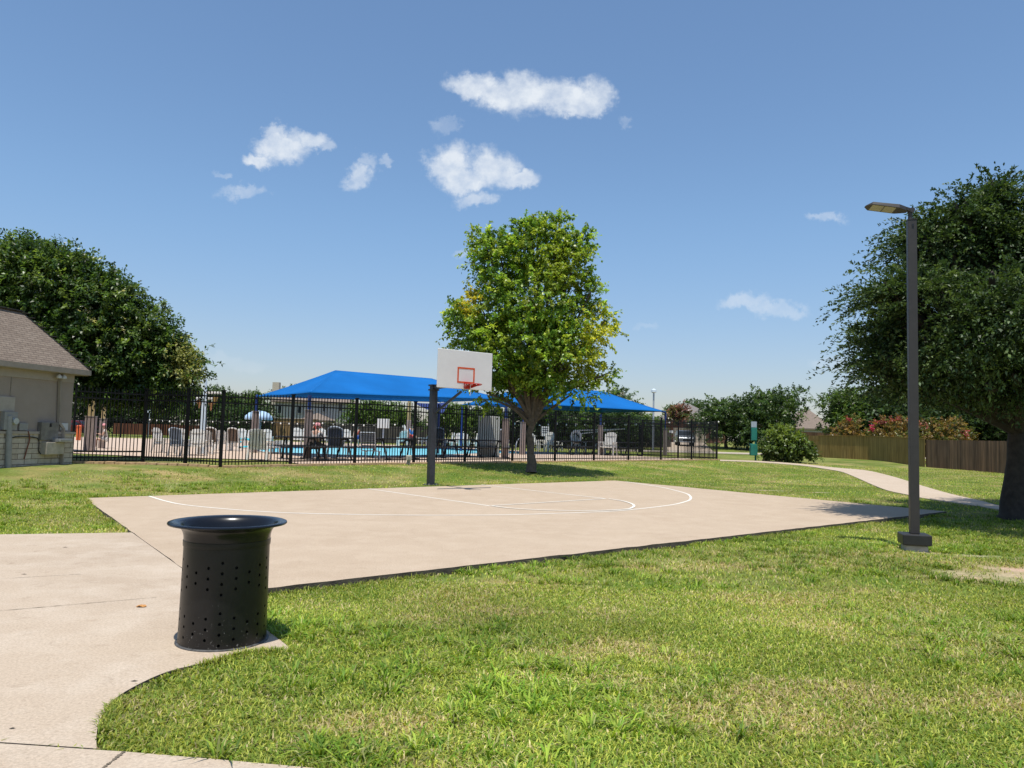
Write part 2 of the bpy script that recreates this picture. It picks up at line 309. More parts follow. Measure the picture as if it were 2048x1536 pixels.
# ------------------------------------------------------------------ mesh builder
class MB:
    def __init__(s): s.v = []; s.f = []
    def add(s, vs, fs):
        o = len(s.v); s.v += [tuple(map(float, p)) for p in vs]; s.f += [tuple(i+o for i in f) for f in fs]; return s
    def box(s, c, d, rz=0.0, M3=None):
        x, y, z = d[0]/2, d[1]/2, d[2]/2
        P = np.array([(-x, -y, -z), (x, -y, -z), (x, y, -z), (-x, y, -z), (-x, -y, z), (x, -y, z), (x, y, z), (-x, y, z)])
        if M3 is not None: P = P@np.array(M3).T
        elif rz:
            k, n = math.cos(rz), math.sin(rz); P = P@np.array([(k, n, 0), (-n, k, 0), (0, 0, 1)])
        return s.add(P+np.array(c, float), [(0, 3, 2, 1), (4, 5, 6, 7), (0, 1, 5, 4), (1, 2, 6, 5), (2, 3, 7, 6), (3, 0, 4, 7)])
    def beam(s, p0, p1, w, d=None, up=(0, 0, 1)):
        d = d or w; p0 = np.array(p0, float); p1 = np.array(p1, float); a = p1-p0; L = np.linalg.norm(a); a /= L
        u = np.array(up, float)
        if abs(a@u) > .98: u = np.array([0, 1., 0])
        r = np.cross(a, u); r /= np.linalg.norm(r); u = np.cross(r, a)
        return s.box((p0+p1)/2, (w, L, d), M3=np.column_stack([r, a, u]))
    def tube(s, pts, rad, n=8, cap=True):
        pts = [np.array(p, float) for p in pts]; k = len(pts)
        if not hasattr(rad, '__len__'): rad = [rad]*k
        vs = []; fs = []; prevr = None
        for i, p in enumerate(pts):
            a = pts[min(i+1, k-1)]-pts[max(i-1, 0)]; a = a/(np.linalg.norm(a)+1e-9)
            u = np.array([0, 0, 1.]) if abs(a[2]) < .95 else np.array([1., 0, 0])
            r = np.cross(a, u) if prevr is None else prevr-a*(prevr@a); r /= np.linalg.norm(r); prevr = r; q = np.cross(a, r)
            for j in range(n):
                t = 2*math.pi*j/n; vs.append(p+rad[i]*(r*math.cos(t)+q*math.sin(t)))
        for i in range(k-1):
            for j in range(n):
                fs.append((i*n+j, i*n+(j+1) % n, (i+1)*n+(j+1) % n, (i+1)*n+j))
        if cap: fs += [tuple(range(n))[::-1], tuple(range((k-1)*n, k*n))]
        return s.add(vs, fs)
    def lathe(s, prof, n=32, c=(0, 0, 0), cap=(False, False)):
        vs = []; fs = []; k = len(prof)
        for (r, z) in prof:
            for j in range(n):
                t = 2*math.pi*j/n; vs.append((c[0]+r*math.cos(t), c[1]+r*math.sin(t), c[2]+z))
        for i in range(k-1):
            for j in range(n): fs.append((i*n+j, i*n+(j+1) % n, (i+1)*n+(j+1) % n, (i+1)*n+j))
        if cap[0]: fs.append(tuple(range(n))[::-1])
        if cap[1]: fs.append(tuple(range((k-1)*n, k*n)))
        return s.add(vs, fs)
    def prism(s, pts, z0, z1):
        n = len(pts); z0 = z0 if hasattr(z0, '__len__') else [z0]*n; z1 = z1 if hasattr(z1, '__len__') else [z1]*n
        vs = [(p[0], p[1], z0[i]) for i, p in enumerate(pts)]+[(p[0], p[1], z1[i]) for i, p in enumerate(pts)]
        ar = sum(pts[i][0]*pts[(i+1) % n][1]-pts[(i+1) % n][0]*pts[i][1] for i in range(n))
        if ar < 0:
            idx = list(range(n))[::-1]
        else: idx = list(range(n))
        fs = [tuple(idx)[::-1], tuple(i+n for i in idx)]
        for a, b in zip(idx, idx[1:]+idx[:1]): fs.append((a, b, b+n, a+n))
        return s.add(vs, fs)
    def strip(s, L, Rr):     # ribbon between two polylines of 3-d points
        n = len(L); return s.add(list(L)+list(Rr), [(i, i+n, i+n+1, i+1) for i in range(n-1)])
    def build(s, name, m, parent=None, smooth=False, world=False, uv=None, bevel=0):
        me = bpy.data.meshes.new(name)
        V = np.array(s.v, float)
        if world and parent is not None: V = V-wloc(parent)
        me.from_pydata(V.tolist(), [], s.f); me.validate()
        me.materials.append(M[m] if isinstance(m, str) else m)
        if uv is not None:
            l = me.uv_layers.new(name='UVMap')
            for lp in me.loops:
                l.data[lp.index].uv = uv(s.v[lp.vertex_index])
        if smooth: me.polygons.foreach_set('use_smooth', [True]*len(me.polygons))
        o = bpy.data.objects.new(name, me); COL.objects.link(o)
        if parent is not None: o.parent = parent
        if bevel:
            b = o.modifiers.new('bevel', 'BEVEL'); b.width = bevel; b.segments = 2; b.limit_method = 'ANGLE'
        if smooth:
            try: me.set_sharp_from_angle(angle=R_(42))
            except Exception: pass
        return o
def wloc(o):
    t = np.zeros(3)
    while o is not None: t += np.array(o.location); o = o.parent
    return t
def tag(o, label=None, cat=None, group=None, kind=None):
    if label: o['label'] = label
    if cat: o['category'] = cat
    if group: o['group'] = group
    if kind: o['kind'] = kind
    return o
def empty(name, loc, label, cat, rz=0, group=None):
    o = bpy.data.objects.new(name, None); COL.objects.link(o); o.location = tuple(map(float, loc)); o.rotation_euler = (0, 0, rz); o.empty_display_size = .2
    return tag(o, label, cat, group)
def copy_tree(o, parent=None):
    c = o.copy(); COL.objects.link(c)
    if parent is not None: c.parent = parent
    for ch in list(o.children): copy_tree(ch, c)
    return c
def place(o, loc, rz, label, group=None, sc=1.0):
    o.location = tuple(map(float, loc)); o.rotation_euler = (0, 0, rz); o.scale = (sc, sc, sc); o['label'] = label
    if group: o['group'] = group
    return o
def poly_fill(name, m, outer, hole=None, kind='structure', zf=None):
    bm = bmesh.new(); 
    for loop in ([outer] + ([hole] if hole is not None else [])):
        vs = [bm.verts.new(p) for p in loop]
        for a, b in zip(vs, vs[1:]+vs[:1]): bm.edges.new((a, b))
    bmesh.ops.triangle_fill(bm, use_beauty=True, use_dissolve=False, edges=bm.edges[:])
    for f in bm.faces:
        if f.normal.z < 0: f.normal_flip()
    me = bpy.data.meshes.new(name); bm.to_mesh(me); bm.free(); me.materials.append(M[m])
    o = bpy.data.objects.new(name, me); COL.objects.link(o); o['kind'] = kind
    return o
def in_poly(x, y, poly):
    r = np.zeros(x.shape, bool); n = len(poly); j = n-1
    for i in range(n):
        xi, yi = poly[i][0], poly[i][1]; xj, yj = poly[j][0], poly[j][1]
        c = ((yi > y) != (yj > y)) & (x < (xj-xi)*(y-yi)/(yj-yi+1e-12)+xi); r ^= c; j = i
    return r
def spline(pts, n=8):
    P = [np.array(p, float) for p in pts]; P = [2*P[0]-P[1]]+P+[2*P[-1]-P[-2]]; o = []
    for i in range(1, len(P)-2):
        for k in range(n):
            t = k/n; o.append(.5*((2*P[i])+(-P[i-1]+P[i+1])*t+(2*P[i-1]-5*P[i]+4*P[i+1]-P[i+2])*t*t+(-P[i-1]+3*P[i]-3*P[i+1]+P[i+2])*t**3))
    o.append(P[-2]); return o

# ------------------------------------------------------------------ paved surfaces
cA, cB, cC, cD = [G(*p, 0)[:2] for p in [(169, 996), (1230, 961), (1893, 1023), (437, 1187)]]
def jitter_edge(p, q, n, amp, seed):
    r = np.random.default_rng(seed); t = np.linspace(0, 1, n+1)[:-1]; d = (q-p); nn = np.array([-d[1], d[0]])/np.linalg.norm(d)
    return [p+d*k+nn*r.normal(0, amp) for k in t]
court_poly = jitter_edge(cD, cC, 90, .012, 1)+jitter_edge(cC, cB, 40, .012, 2)+jitter_edge(cB, cA, 50, .012, 3)+jitter_edge(cA, cD, 30, .004, 4)
court = MB().prism(court_poly, -.16, 0.0).build('basketball_court', 'court'); court['kind'] = 'structure'
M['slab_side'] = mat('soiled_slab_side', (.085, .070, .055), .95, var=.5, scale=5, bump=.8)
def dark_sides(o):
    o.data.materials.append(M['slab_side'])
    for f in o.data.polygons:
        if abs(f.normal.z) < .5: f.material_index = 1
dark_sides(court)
curve_img = [(577, 1299), (533, 1301), (488, 1305), (442, 1316), (395, 1328), (342, 1341), (296, 1359), (244, 1387), (216, 1412), (199, 1443), (193, 1470), (193, 1497)]
curve = [G(*p, 0)[:2] for p in curve_img]
curve_s = [q for q in spline(curve, 5)]
pg = lambda x, y: G(x, y, 0)[:2]
off = (cD-cA)/np.linalg.norm(cD-cA); gap = np.array([off[1], -off[0]])*.012   # a hand's-width joint beside the court
if gap[0] > 0: gap = -gap
J = cA+(cD-cA)*((np.array(pg(262, 1065))-cA)@(cD-cA)/((cD-cA)@(cD-cA)))
side_edge = [J+gap, cD+gap]
plaza_poly = [pg(-900, 1082), J+gap, cD+gap, np.array(pg(520, 1247)), np.array(pg(536, 1262)), np.array(pg(577, 1293))]+curve_s+[np.array(pg(150, 1494)), np.array(pg(0, 1484)), np.array(pg(-500, 1452)), np.array(pg(-1500, 1400))]
plaza = MB().prism([tuple(p) for p in plaza_poly], -.16, 0.0).build('plaza_pavement', 'plaza'); plaza['kind'] = 'structure'; dark_sides(plaza)
walk_far = [np.array(pg(*p)) for p in [(-1500, 1403), (-500, 1455), (0, 1486.5), (150, 1496.5), (193, 1499.5), (250, 1503), (440, 1519), (620, 1535), (900, 1560), (1500, 1612), (2600, 1700)]]
walk_poly = walk_far+[p-np.array([.15, 1.9]) for p in walk_far[::-1]]
walk = MB().prism([tuple(p) for p in walk_poly], -.16, 0.0).build('sidewalk', 'plaza'); walk['kind'] = 'structure'; dark_sides(walk)
def ribbon(pts, wd, z, name, m, closed=False, seed=0, jit=0):
    r = np.random.default_rng(seed); P = [np.array(p[:2], float) for p in pts]; L = []; Rr = []
    for i, p in enumerate(P):
        a = P[min(i+1, len(P)-1)]-P[max(i-1, 0)]; a /= np.linalg.norm(a); nrm = np.array([-a[1], a[0]]); h = wd/2*(1+jit*r.normal())
        L.append((*(p+nrm*h), z)); Rr.append((*(p-nrm*h), z))
    mb = MB(); mb.strip(Rr, L); return mb
def dens(a, b, n): return [np.array(a)+(np.array(b)-np.array(a))*t for t in np.linspace(0, 1, n)]
joints = MB()
rb = ribbon(dens(J+gap*.5, cD+gap*.5, 60), .03, -.012, '', 'joint', seed=2, jit=.1); joints.add(rb.v, rb.f)
for a, b, wd, sd in [((0, 1222), (314, 1195), .008, 5), ((-400, 1256), (0, 1222), .008, 6), ((0, 1158), (170, 1148), .006, 8), ((248, 1504), (196, 1545), .018, 7), ((860, 1557), (826, 1600), .018, 9)]:
    rb = ribbon(dens(pg(*a), pg(*b), 40), wd, .0035, '', 'joint', seed=sd, jit=.45); joints.add(rb.v, rb.f)
j = joints.build('pavement_joint', 'joint'); j['kind'] = 'structure'
# painted court lines
lines = MB()
arc = [(298, 992.3), (330, 1002), (371, 1010), (451, 1018), (520, 1023), (594, 1026.5), (728, 1029.5), (860, 1030.5), (1000, 1030), (1095, 1027.5), (1180, 1024.5), (1251, 1020.5), (1339, 1010.5), (1372, 1003), (1381, 998), (1380, 992), (1369, 986), (1330, 976), (1295, 970), (1252, 963.5)]
def paint(pts, wd=.062):
    rb = ribbon(pts, wd, .004, '', 'line', seed=3, jit=.04); lines.add(rb.v, rb.f)
paint(spline([pg(*p) for p in arc], 6))
k1a, k1b, k2a, k2b = pg(736, 977.5), pg(980, 1012), pg(958, 969), pg(1212, 997.5)
paint(dens(k1a, k1b, 10)); paint(dens(k2a, k2b, 10))
fa, fb = np.array(k1b), np.array(k2b); fd = (fb-fa)/np.linalg.norm(fb-fa)
rb = ribbon(dens(fa+fd*.035, fb-fd*.035, 10), .062, .0075, '', 'line'); lines.add(rb.v, rb.f)
kc = [(1212, 997.5), (1243, 1002), (1262, 1007.5), (1268, 1012), (1264, 1016), (1251, 1019), (1200, 1021.6), (1144, 1022), (1090, 1020.8), (1046, 1018.8), (1010, 1015.8), (980, 1012)]
rb = ribbon(spline([pg(*p) for p in kc], 6)[1:-1], .062, .011, '', 'line'); lines.add(rb.v, rb.f)
l = lines.build('court_line', 'line'); l['kind'] = 'structure'
# winding path on the right, laid on the slope
near = [(1440, 922.6), (1500, 924.6), (1560, 928.3), (1620, 934), (1674, 942.5), (1703, 952), (1741, 969), (1774, 982), (1815, 991), (1839, 996.5), (1889, 1004), (1950, 1013), (2010, 1023), (2100, 1040), (2300, 1078)]
far = [(1440, 920.3), (1500, 922), (1560, 925.3), (1620, 930.5), (1665, 935.5), (1727, 941), (1774, 951), (1815, 963), (1839, 971), (1893, 987), (1930, 996), (1965, 1004), (2010, 1015), (2100, 1031), (2300, 1062)]
nl = spline([G(*p)[:2] for p in near], 5); fl = spline([G(*p)[:2] for p in far], 5)
path_poly = nl+fl[::-1]
pm = MB(); Lz = [(p[0], p[1], float(height(*p))+.03) for p in nl]; Rz = [(p[0], p[1], float(height(*p))+.03) for p in fl]
pm.strip(Lz, Rz); pm.strip([(a, b, c-.15) for a, b, c in Lz], Lz); pm.strip(Rz, [(a, b, c-.15) for a, b, c in Rz])
o = pm.build('path', 'path'); o['kind'] = 'structure'
CONCRETE = [[tuple(p) for p in plaza_poly], [tuple(cA), tuple(cB), tuple(cC), tuple(cD)], [tuple(p) for p in walk_poly], [tuple(p) for p in path_poly]]

# pool deck and pool
DZ = .43
pool_poly = [np.array(p) for p in [(-12.6, 38.2), (-10.5, 37.4), (-6.4, 36.9), (-3.9, 41.5), (-1.6, 46.5), (1.2, 51.5), (-1.0, 57.5), (-9.0, 61.5), (-13.5, 54.0), (-15.6, 47.5)]]
pool_s = [tuple(q) for q in spline(pool_poly+[pool_poly[0]], 5)[:-1]]
FP0, FP1 = np.array([-9.0, 23.45]), np.array([12.65, 46.1])                     # the long front run of the fence
fdir = (FP1-FP0)/np.linalg.norm(FP1-FP0); fin = np.array([-fdir[1], fdir[0]])
deck_outer = [G(60, 902, DZ)[:2], G(250, 911, DZ)[:2], G(440, 917, DZ)[:2], G(560, 921, DZ)[:2], FP0+fdir*2.9+fin*.22, FP1+fin*.22-fdir*.2, FP1+fin*20, np.array([-3.0, 66.0]), np.array([-20, 70.]), np.array([-46, 62.]), np.array([-34, 40.])]
deck = poly_fill('pool_deck', 'deck', [(p[0], p[1], DZ) for p in deck_outer], [(p[0], p[1], DZ) for p in pool_s]); 
pw = MB(); n_ = len(pool_s)
pw.strip([(p[0], p[1], DZ-.25) for p in pool_s+[pool_s[0]]], [(p[0], p[1], DZ) for p in pool_s+[pool_s[0]]])
pw.strip([(p[0], p[1], DZ-.9) for p in pool_s+[pool_s[0]]], [(p[0], p[1], DZ-.25) for p in pool_s+[pool_s[0]]])
M['pooltile'] = mat('pool_tile', (.01, .03, .10), .3); M['pooltile'].use_backface_culling = False
o = pw.build('pool_wall', 'pooltile'); o['kind'] = 'structure'
mw = mat('pool_water', (.17, .60, .72), .22, var=.12, scale=.8, bump=.25, bscale=3, spec=.12)
o = MB().add([(p[0], p[1], DZ-.13) for p in pool_s], [tuple(range(n_))]).build('pool_water', mw); o['kind'] = 'structure'

# ------------------------------------------------------------------ ground
DRY = [(*G(a, b)[:2], rx, ry) for a, b, rx, ry in [(1310, 1133, .5, .25), (870, 1238, .5, .3), (1000, 1225, .35, .2), (300, 943, 1.6, .6), (1075, 927, .9, .6), (2020, 1410, .6, .3), (1620, 1390, .7, .25), (560, 945, 1.4, .6), (1300, 927, 2.5, .6), (1230, 1300, .6, .3), (1550, 1200, .9, .3), (750, 1450, .5, .2), (1500, 1430, .6, .25), (1180, 1360, .4, .2), (1900, 1290, .7, .3), (150, 1010, 1.2, .5), (1450, 1130, 1.2, .4), (1750, 1110, .9, .4), (1640, 1250, .6, .3)]]
def dryness(x, y):
    d = fbm(x, y, .55, 4, 3)*.6+fbm(x, y, 2.1, 3, 11)*.4
    d = np.clip((d-.43)*3.2, 0, 1)
    for (px, py, rx, ry) in DRY:
        q = np.hypot((x-px)/rx, (y-py)/ry); d = np.maximum(d, np.clip(1.5-q+(fbm(x, y, 2.5, 3, 23)-.5)*2.0, 0, 1))
    return d
def bare(x, y):
    b = np.zeros(np.shape(x))
    for (px, py, rx, ry) in [(2010, 1153, 1.15, .42), (1850, 1106, .30, .14), (1960, 1112, .45, .14), (2045, 1140, .6, .3), (1530, 981, .7, .2), (1640, 985, .5, .14), (212, 1440, .08, .12), (204, 1465, .05, .12)]:
        g = G(px, py); q = np.hypot((x-g[0])/rx, (y-g[1])/ry)
        b = np.maximum(b, np.clip(1.2-q+(fbm(x, y, 4.5, 4, 21)-.5)*2.2, 0, 1))
    return b
def axis(segs):
    o = []
    for a, b, n in segs: o += list(np.linspace(a, b, n, endpoint=False))
    return np.array(o+[segs[-1][1]])
gxs = axis([(-900, -120, 14), (-120, -30, 36), (-30, -8, 60), (-8, 12, 150), (12, 34, 56), (34, 120, 34), (120, 900, 14)])
gys = axis([(-30, 2, 14), (2, 16, 110), (16, 34, 80), (34, 76, 56), (76, 140, 26), (140, 1500, 14)])
X, Y = np.meshgrid(gxs, gys); Z = height(X, Y)
for pl, dz in [(plaza_poly, .0), ([cA, cB, cC, cD], 0), (walk_poly, 0)]:
    Z = np.where(in_poly(X, Y, [tuple(p) for p in pl]), -.12, Z)
pc = np.mean(pool_poly, 0); big = [tuple(pc+(np.array(p)-pc)*1.13) for p in pool_poly]
Z = np.where(in_poly(X, Y, big), DZ-1.2, Z)
Z = Z+(fbm(X, Y, 1.1, 3, 5)-.5)*.03*(Y < 40)
gv = np.column_stack([X.ravel(), Y.ravel(), Z.ravel()]); nx, ny = len(gxs), len(gys)
ii = np.arange((ny-1)*(nx-1)); r_ = ii//(nx-1); c_ = ii % (nx-1); a_ = r_*nx+c_
quads = np.column_stack([a_, a_+1, a_+nx+1, a_+nx])
def np_mesh(name, V, Q, m, col=None, smooth=False):
    me = bpy.data.meshes.new(name); k = Q.shape[1]
    me.vertices.add(len(V)); me.vertices.foreach_set('co', np.ascontiguousarray(V, np.float32).ravel())
    me.loops.add(Q.size); me.loops.foreach_set('vertex_index', np.ascontiguousarray(Q, np.int32).ravel())
    me.polygons.add(len(Q)); me.polygons.foreach_set('loop_start', np.arange(0, Q.size, k, dtype=np.int32))
    me.update(calc_edges=True)
    if smooth: me.polygons.foreach_set('use_smooth', np.ones(len(Q), bool))
    if col is not None:
        a = me.attributes.new('col', 'FLOAT_COLOR', 'POINT'); a.data.foreach_set('color', np.ascontiguousarray(np.column_stack([col, np.ones(len(col))]), np.float32).ravel())
    me.materials.append(M[m] if isinstance(m, str) else m)
    return me
def grass_base(x, y):
    d = dryness(x, y)[:, None]; b = bare(x, y)[:, None]
    g = np.array([.12, .158, .032])*(1-d)+np.array([.29, .25, .11])*d
    g = g*(.8+.4*fbm(x, y, .18, 3, 31))[:, None]
    return g*(1-b)+np.array([.40, .32, .23])*b
gm = bpy.data.materials.new('lawn_ground'); gm.use_nodes = True; t = gm.node_tree; p = t.nodes['Principled BSDF']; p.inputs['Roughness'].default_value = .95; p.inputs['Specular IOR Level'].default_value = .1
at_ = nd(t, 'ShaderNodeAttribute', attribute_name='col'); tcn = nd(t, 'ShaderNodeTexCoord')
n1 = nd(t, 'ShaderNodeTexNoise'); n1.inputs['Scale'].default_value = 14; n1.inputs['Detail'].default_value = 8; n1.inputs['Roughness'].default_value = .75; t.links.new(tcn.outputs['Object'], n1.inputs['Vector'])
mr = nd(t, 'ShaderNodeMapRange'); mr.inputs['From Min'].default_value = .3; mr.inputs['From Max'].default_value = .7; mr.inputs['To Min'].default_value = .5; mr.inputs['To Max'].default_value = 1.45; t.links.new(n1.outputs[0], mr.inputs['Value'])
mx = nd(t, 'ShaderNodeMix', data_type='RGBA', blend_type='MULTIPLY'); mx.inputs[0].default_value = 1
n3 = nd(t, 'ShaderNodeTexNoise'); n3.inputs['Scale'].default_value = .9; n3.inputs['Detail'].default_value = 6; t.links.new(tcn.outputs['Object'], n3.inputs['Vector'])
tint = nd(t, 'ShaderNodeMix', data_type='RGBA'); tint.inputs[6].default_value = (.82, 1.0, .75, 1); tint.inputs[7].default_value = (1.3, 1.12, 1.15, 1)
mr3 = nd(t, 'ShaderNodeMapRange'); mr3.inputs['From Min'].default_value = .38; mr3.inputs['From Max'].default_value = .64; t.links.new(n3.outputs[0], mr3.inputs['Value']); t.links.new(mr3.outputs[0], tint.inputs[0])
mxt = nd(t, 'ShaderNodeMix', data_type='RGBA', blend_type='MULTIPLY'); mxt.inputs[0].default_value = 1; t.links.new(at_.outputs['Color'], mxt.inputs[6]); t.links.new(tint.outputs[2], mxt.inputs[7])
t.links.new(mxt.outputs[2], mx.inputs[6]); t.links.new(mr.outputs[0], mx.inputs[7]); t.links.new(mx.outputs[2], p.inputs['Base Color'])
bp = nd(t, 'ShaderNodeBump'); bp.inputs['Strength'].default_value = 1; bp.inputs['Distance'].default_value = .03; n4 = nd(t, 'ShaderNodeTexNoise'); n4.inputs['Scale'].default_value = 40; n4.inputs['Detail'].default_value = 5; t.links.new(tcn.outputs['Object'], n4.inputs['Vector'])
t.links.new(n4.outputs[0], bp.inputs['Height']); t.links.new(bp.outputs[0], p.inputs['Normal'])
ground = bpy.data.objects.new('ground', np_mesh('ground', gv, quads, gm, grass_base(gv[:, 0], gv[:, 1]), True)); COL.objects.link(ground); ground['kind'] = 'structure'

# grass blades
def unit(a): return a/(np.linalg.norm(a, axis=-1, keepdims=True)+1e-9)
def blades(x, y, hgt, wid, lean, seed, colfac=1.0, dirs=None):
    r = np.random.default_rng(seed); n = len(x); z = height(x, y)+(fbm(x, y, 1.1, 3, 5)-.5)*.03
    th = r.uniform(0, 2*np.pi, n) if dirs is None else dirs; d = np.column_stack([np.cos(th), np.sin(th), np.zeros(n)])
    ph = th+np.pi/2+r.normal(0, .4, n); s = np.column_stack([np.cos(ph), np.sin(ph), np.zeros(n)])
    P = np.column_stack([x, y, z-.004]); H = hgt*r.uniform(.6, 1.25, n); W = wid*r.uniform(.7, 1.3, n); L = lean*r.uniform(.3, 1.4, n)
    up = np.array([0, 0, 1.0])
    m_ = P+d*(L*H*.35)[:, None]+up*(H*.62)[:, None]; tip = P+d*(L*H)[:, None]+up*(H*np.clip(1.05-.28*L, .35, 1))[:, None]
    V = np.stack([P-s*(W/2)[:, None], P+s*(W/2)[:, None], m_+s*(W*.4)[:, None], tip, m_-s*(W*.4)[:, None]], 1).reshape(-1, 3)
    k = np.arange(n)*5; T = np.concatenate([np.column_stack([k, k+1, k+2]), np.column_stack([k, k+2, k+4]), np.column_stack([k+4, k+2, k+3])])
    d_ = dryness(x, y); e = r.uniform(0, 1, n)
    dry = (e < .07+.36*d_)
    g = np.where(dry[:, None], np.array([.54, .45, .23]), np.where((r.uniform(0, 1, n) < .5)[:, None], np.array([.21, .305, .042]), np.array([.42, .45, .078])))
    g = g*(.55+.9*fbm(x, y, .45, 3, 31))[:, None]*r.uniform(.55, 1.4, n)[:, None]*colfac
    return V, T, np.repeat(g, 5, 0)
def lawn_points(n, ylo, yhi, seed, power=1.0):
    r = np.random.default_rng(seed)
    y = ylo+(yhi-ylo)*r.uniform(0, 1, n)**power
    x = y*r.uniform(-.74, .76, n)
    ok = np.ones(n, bool)
    for pl in CONCRETE: ok &= ~in_poly(x, y, pl)
    ok &= r.uniform(0, 1, n) > bare(x, y)*1.15
    t = (x-FP0[0])*fin[0]+(y-FP0[1])*fin[1]
    ok &= t < -.25
    ok &= ~((x < -11.8) & (y > 18))
    return x[ok], y[ok]
Vs, Ts, Cs = [], [], []; off_ = 0
def push(V, T, Cc):
    global off_
    Vs.append(V); Ts.append(T+off_); Cs.append(Cc); off_ += len(V)
x, y = lawn_points(210000, 2.6, 8.5, 41, .8); push(*blades(x, y, .036, .0085, 1.15, 1))
x, y = lawn_points(130000, 8.0, 17, 42, .8); push(*blades(x, y, .042, .012, 1.1, 2))
x, y = lawn_points(150000, 16, 46, 43, .75); push(*blades(x, y, .05, .017, .9, 3))
def band(n, ylo, yhi, seed, x0, x1):      # the lawn just beyond the frame at right
    r = np.random.default_rng(seed); y = r.uniform(ylo, yhi, n); x = y*.74+r.uniform(x0, x1, n); ok = r.uniform(0, 1, n) > bare(x, y)*1.15
    for pl in CONCRETE: ok &= ~in_poly(x, y, pl)
    return x[ok], y[ok]
x, y = band(70000, 1.6, 8.5, 45, 0, 4); push(*blades(x, y, .036, .010, 1.15, 5)); x, y = band(40000, 8, 17, 46, 0, 4); push(*blades(x, y, .042, .013, 1.1, 6))
# coarse crabgrass tufts
r = np.random.default_rng(77); tx, ty = lawn_points(6500, 2.9, 22, 44, .75)
keep = fbm(tx, ty, .8, 3, 61)+r.normal(0, .04, len(tx)) > .535; tx, ty = tx[keep], ty[keep]
nb = r.integers(14, 34, len(tx)); rep = np.repeat(np.arange(len(tx)), nb); th = r.uniform(0, 2*np.pi, len(rep)); rad = np.abs(r.normal(0, .07, len(rep)))
bx, by = tx[rep]+np.cos(th)*rad, ty[rep]+np.sin(th)*rad
ok = np.ones(len(bx), bool)
for pl in CONCRETE: ok &= ~in_poly(bx, by, pl)
push(*blades(bx[ok], by[ok], .085, .0125, 1.5, 4, np.array([.62, .78, .52]), th[ok]+r.normal(0, .5, ok.sum())))
# ragged grass fringe lapping over the slab edges
def fringe(pts, n, seed, spread=.05, h=.05):
    r = np.random.default_rng(seed); P = np.array([p[:2] for p in pts]); seg = np.linalg.norm(np.diff(P, axis=0), axis=1); cs = np.concatenate([[0], np.cumsum(seg)])
    s = r.uniform(0, cs[-1], n); i = np.clip(np.searchsorted(cs, s)-1, 0, len(seg)-1); u = ((s-cs[i])/seg[i])[:, None]; q = P[i]*(1-u)+P[i+1]*u
    q = q+r.normal(0, spread, q.shape); ok = np.ones(n, bool)
    for pl in CONCRETE: ok &= ~in_poly(q[:, 0], q[:, 1], pl)
    keep = fbm(q[:, 0], q[:, 1], 1.6, 3, seed) > .45
    q = q[ok & keep]; return blades(q[:, 0], q[:, 1], h, .0065, 1.0, seed)
push(*fringe(curve_s, 5000, 51, .04, .055)); push(*fringe([cD, cC], 9000, 52, .06, .06)); push(*fringe([cA, cB], 6000, 53, .06, .07)); push(*fringe([cB, cC], 4000, 56, .06, .06))
push(*fringe([cA, J], 3500, 54, .06, .09)); push(*fringe(walk_far[4:], 4500, 55, .04, .045)); push(*fringe([pg(-300, 1075), J], 2500, 57, .05, .06))
grass = bpy.data.objects.new('lawn_grass', np_mesh('lawn_grass', np.concatenate(Vs), np.concatenate(Ts), 'grass', np.concatenate(Cs))); COL.objects.link(grass)
tag(grass, 'short sunburnt lawn grass with coarse green tufts', 'grass', kind='stuff')

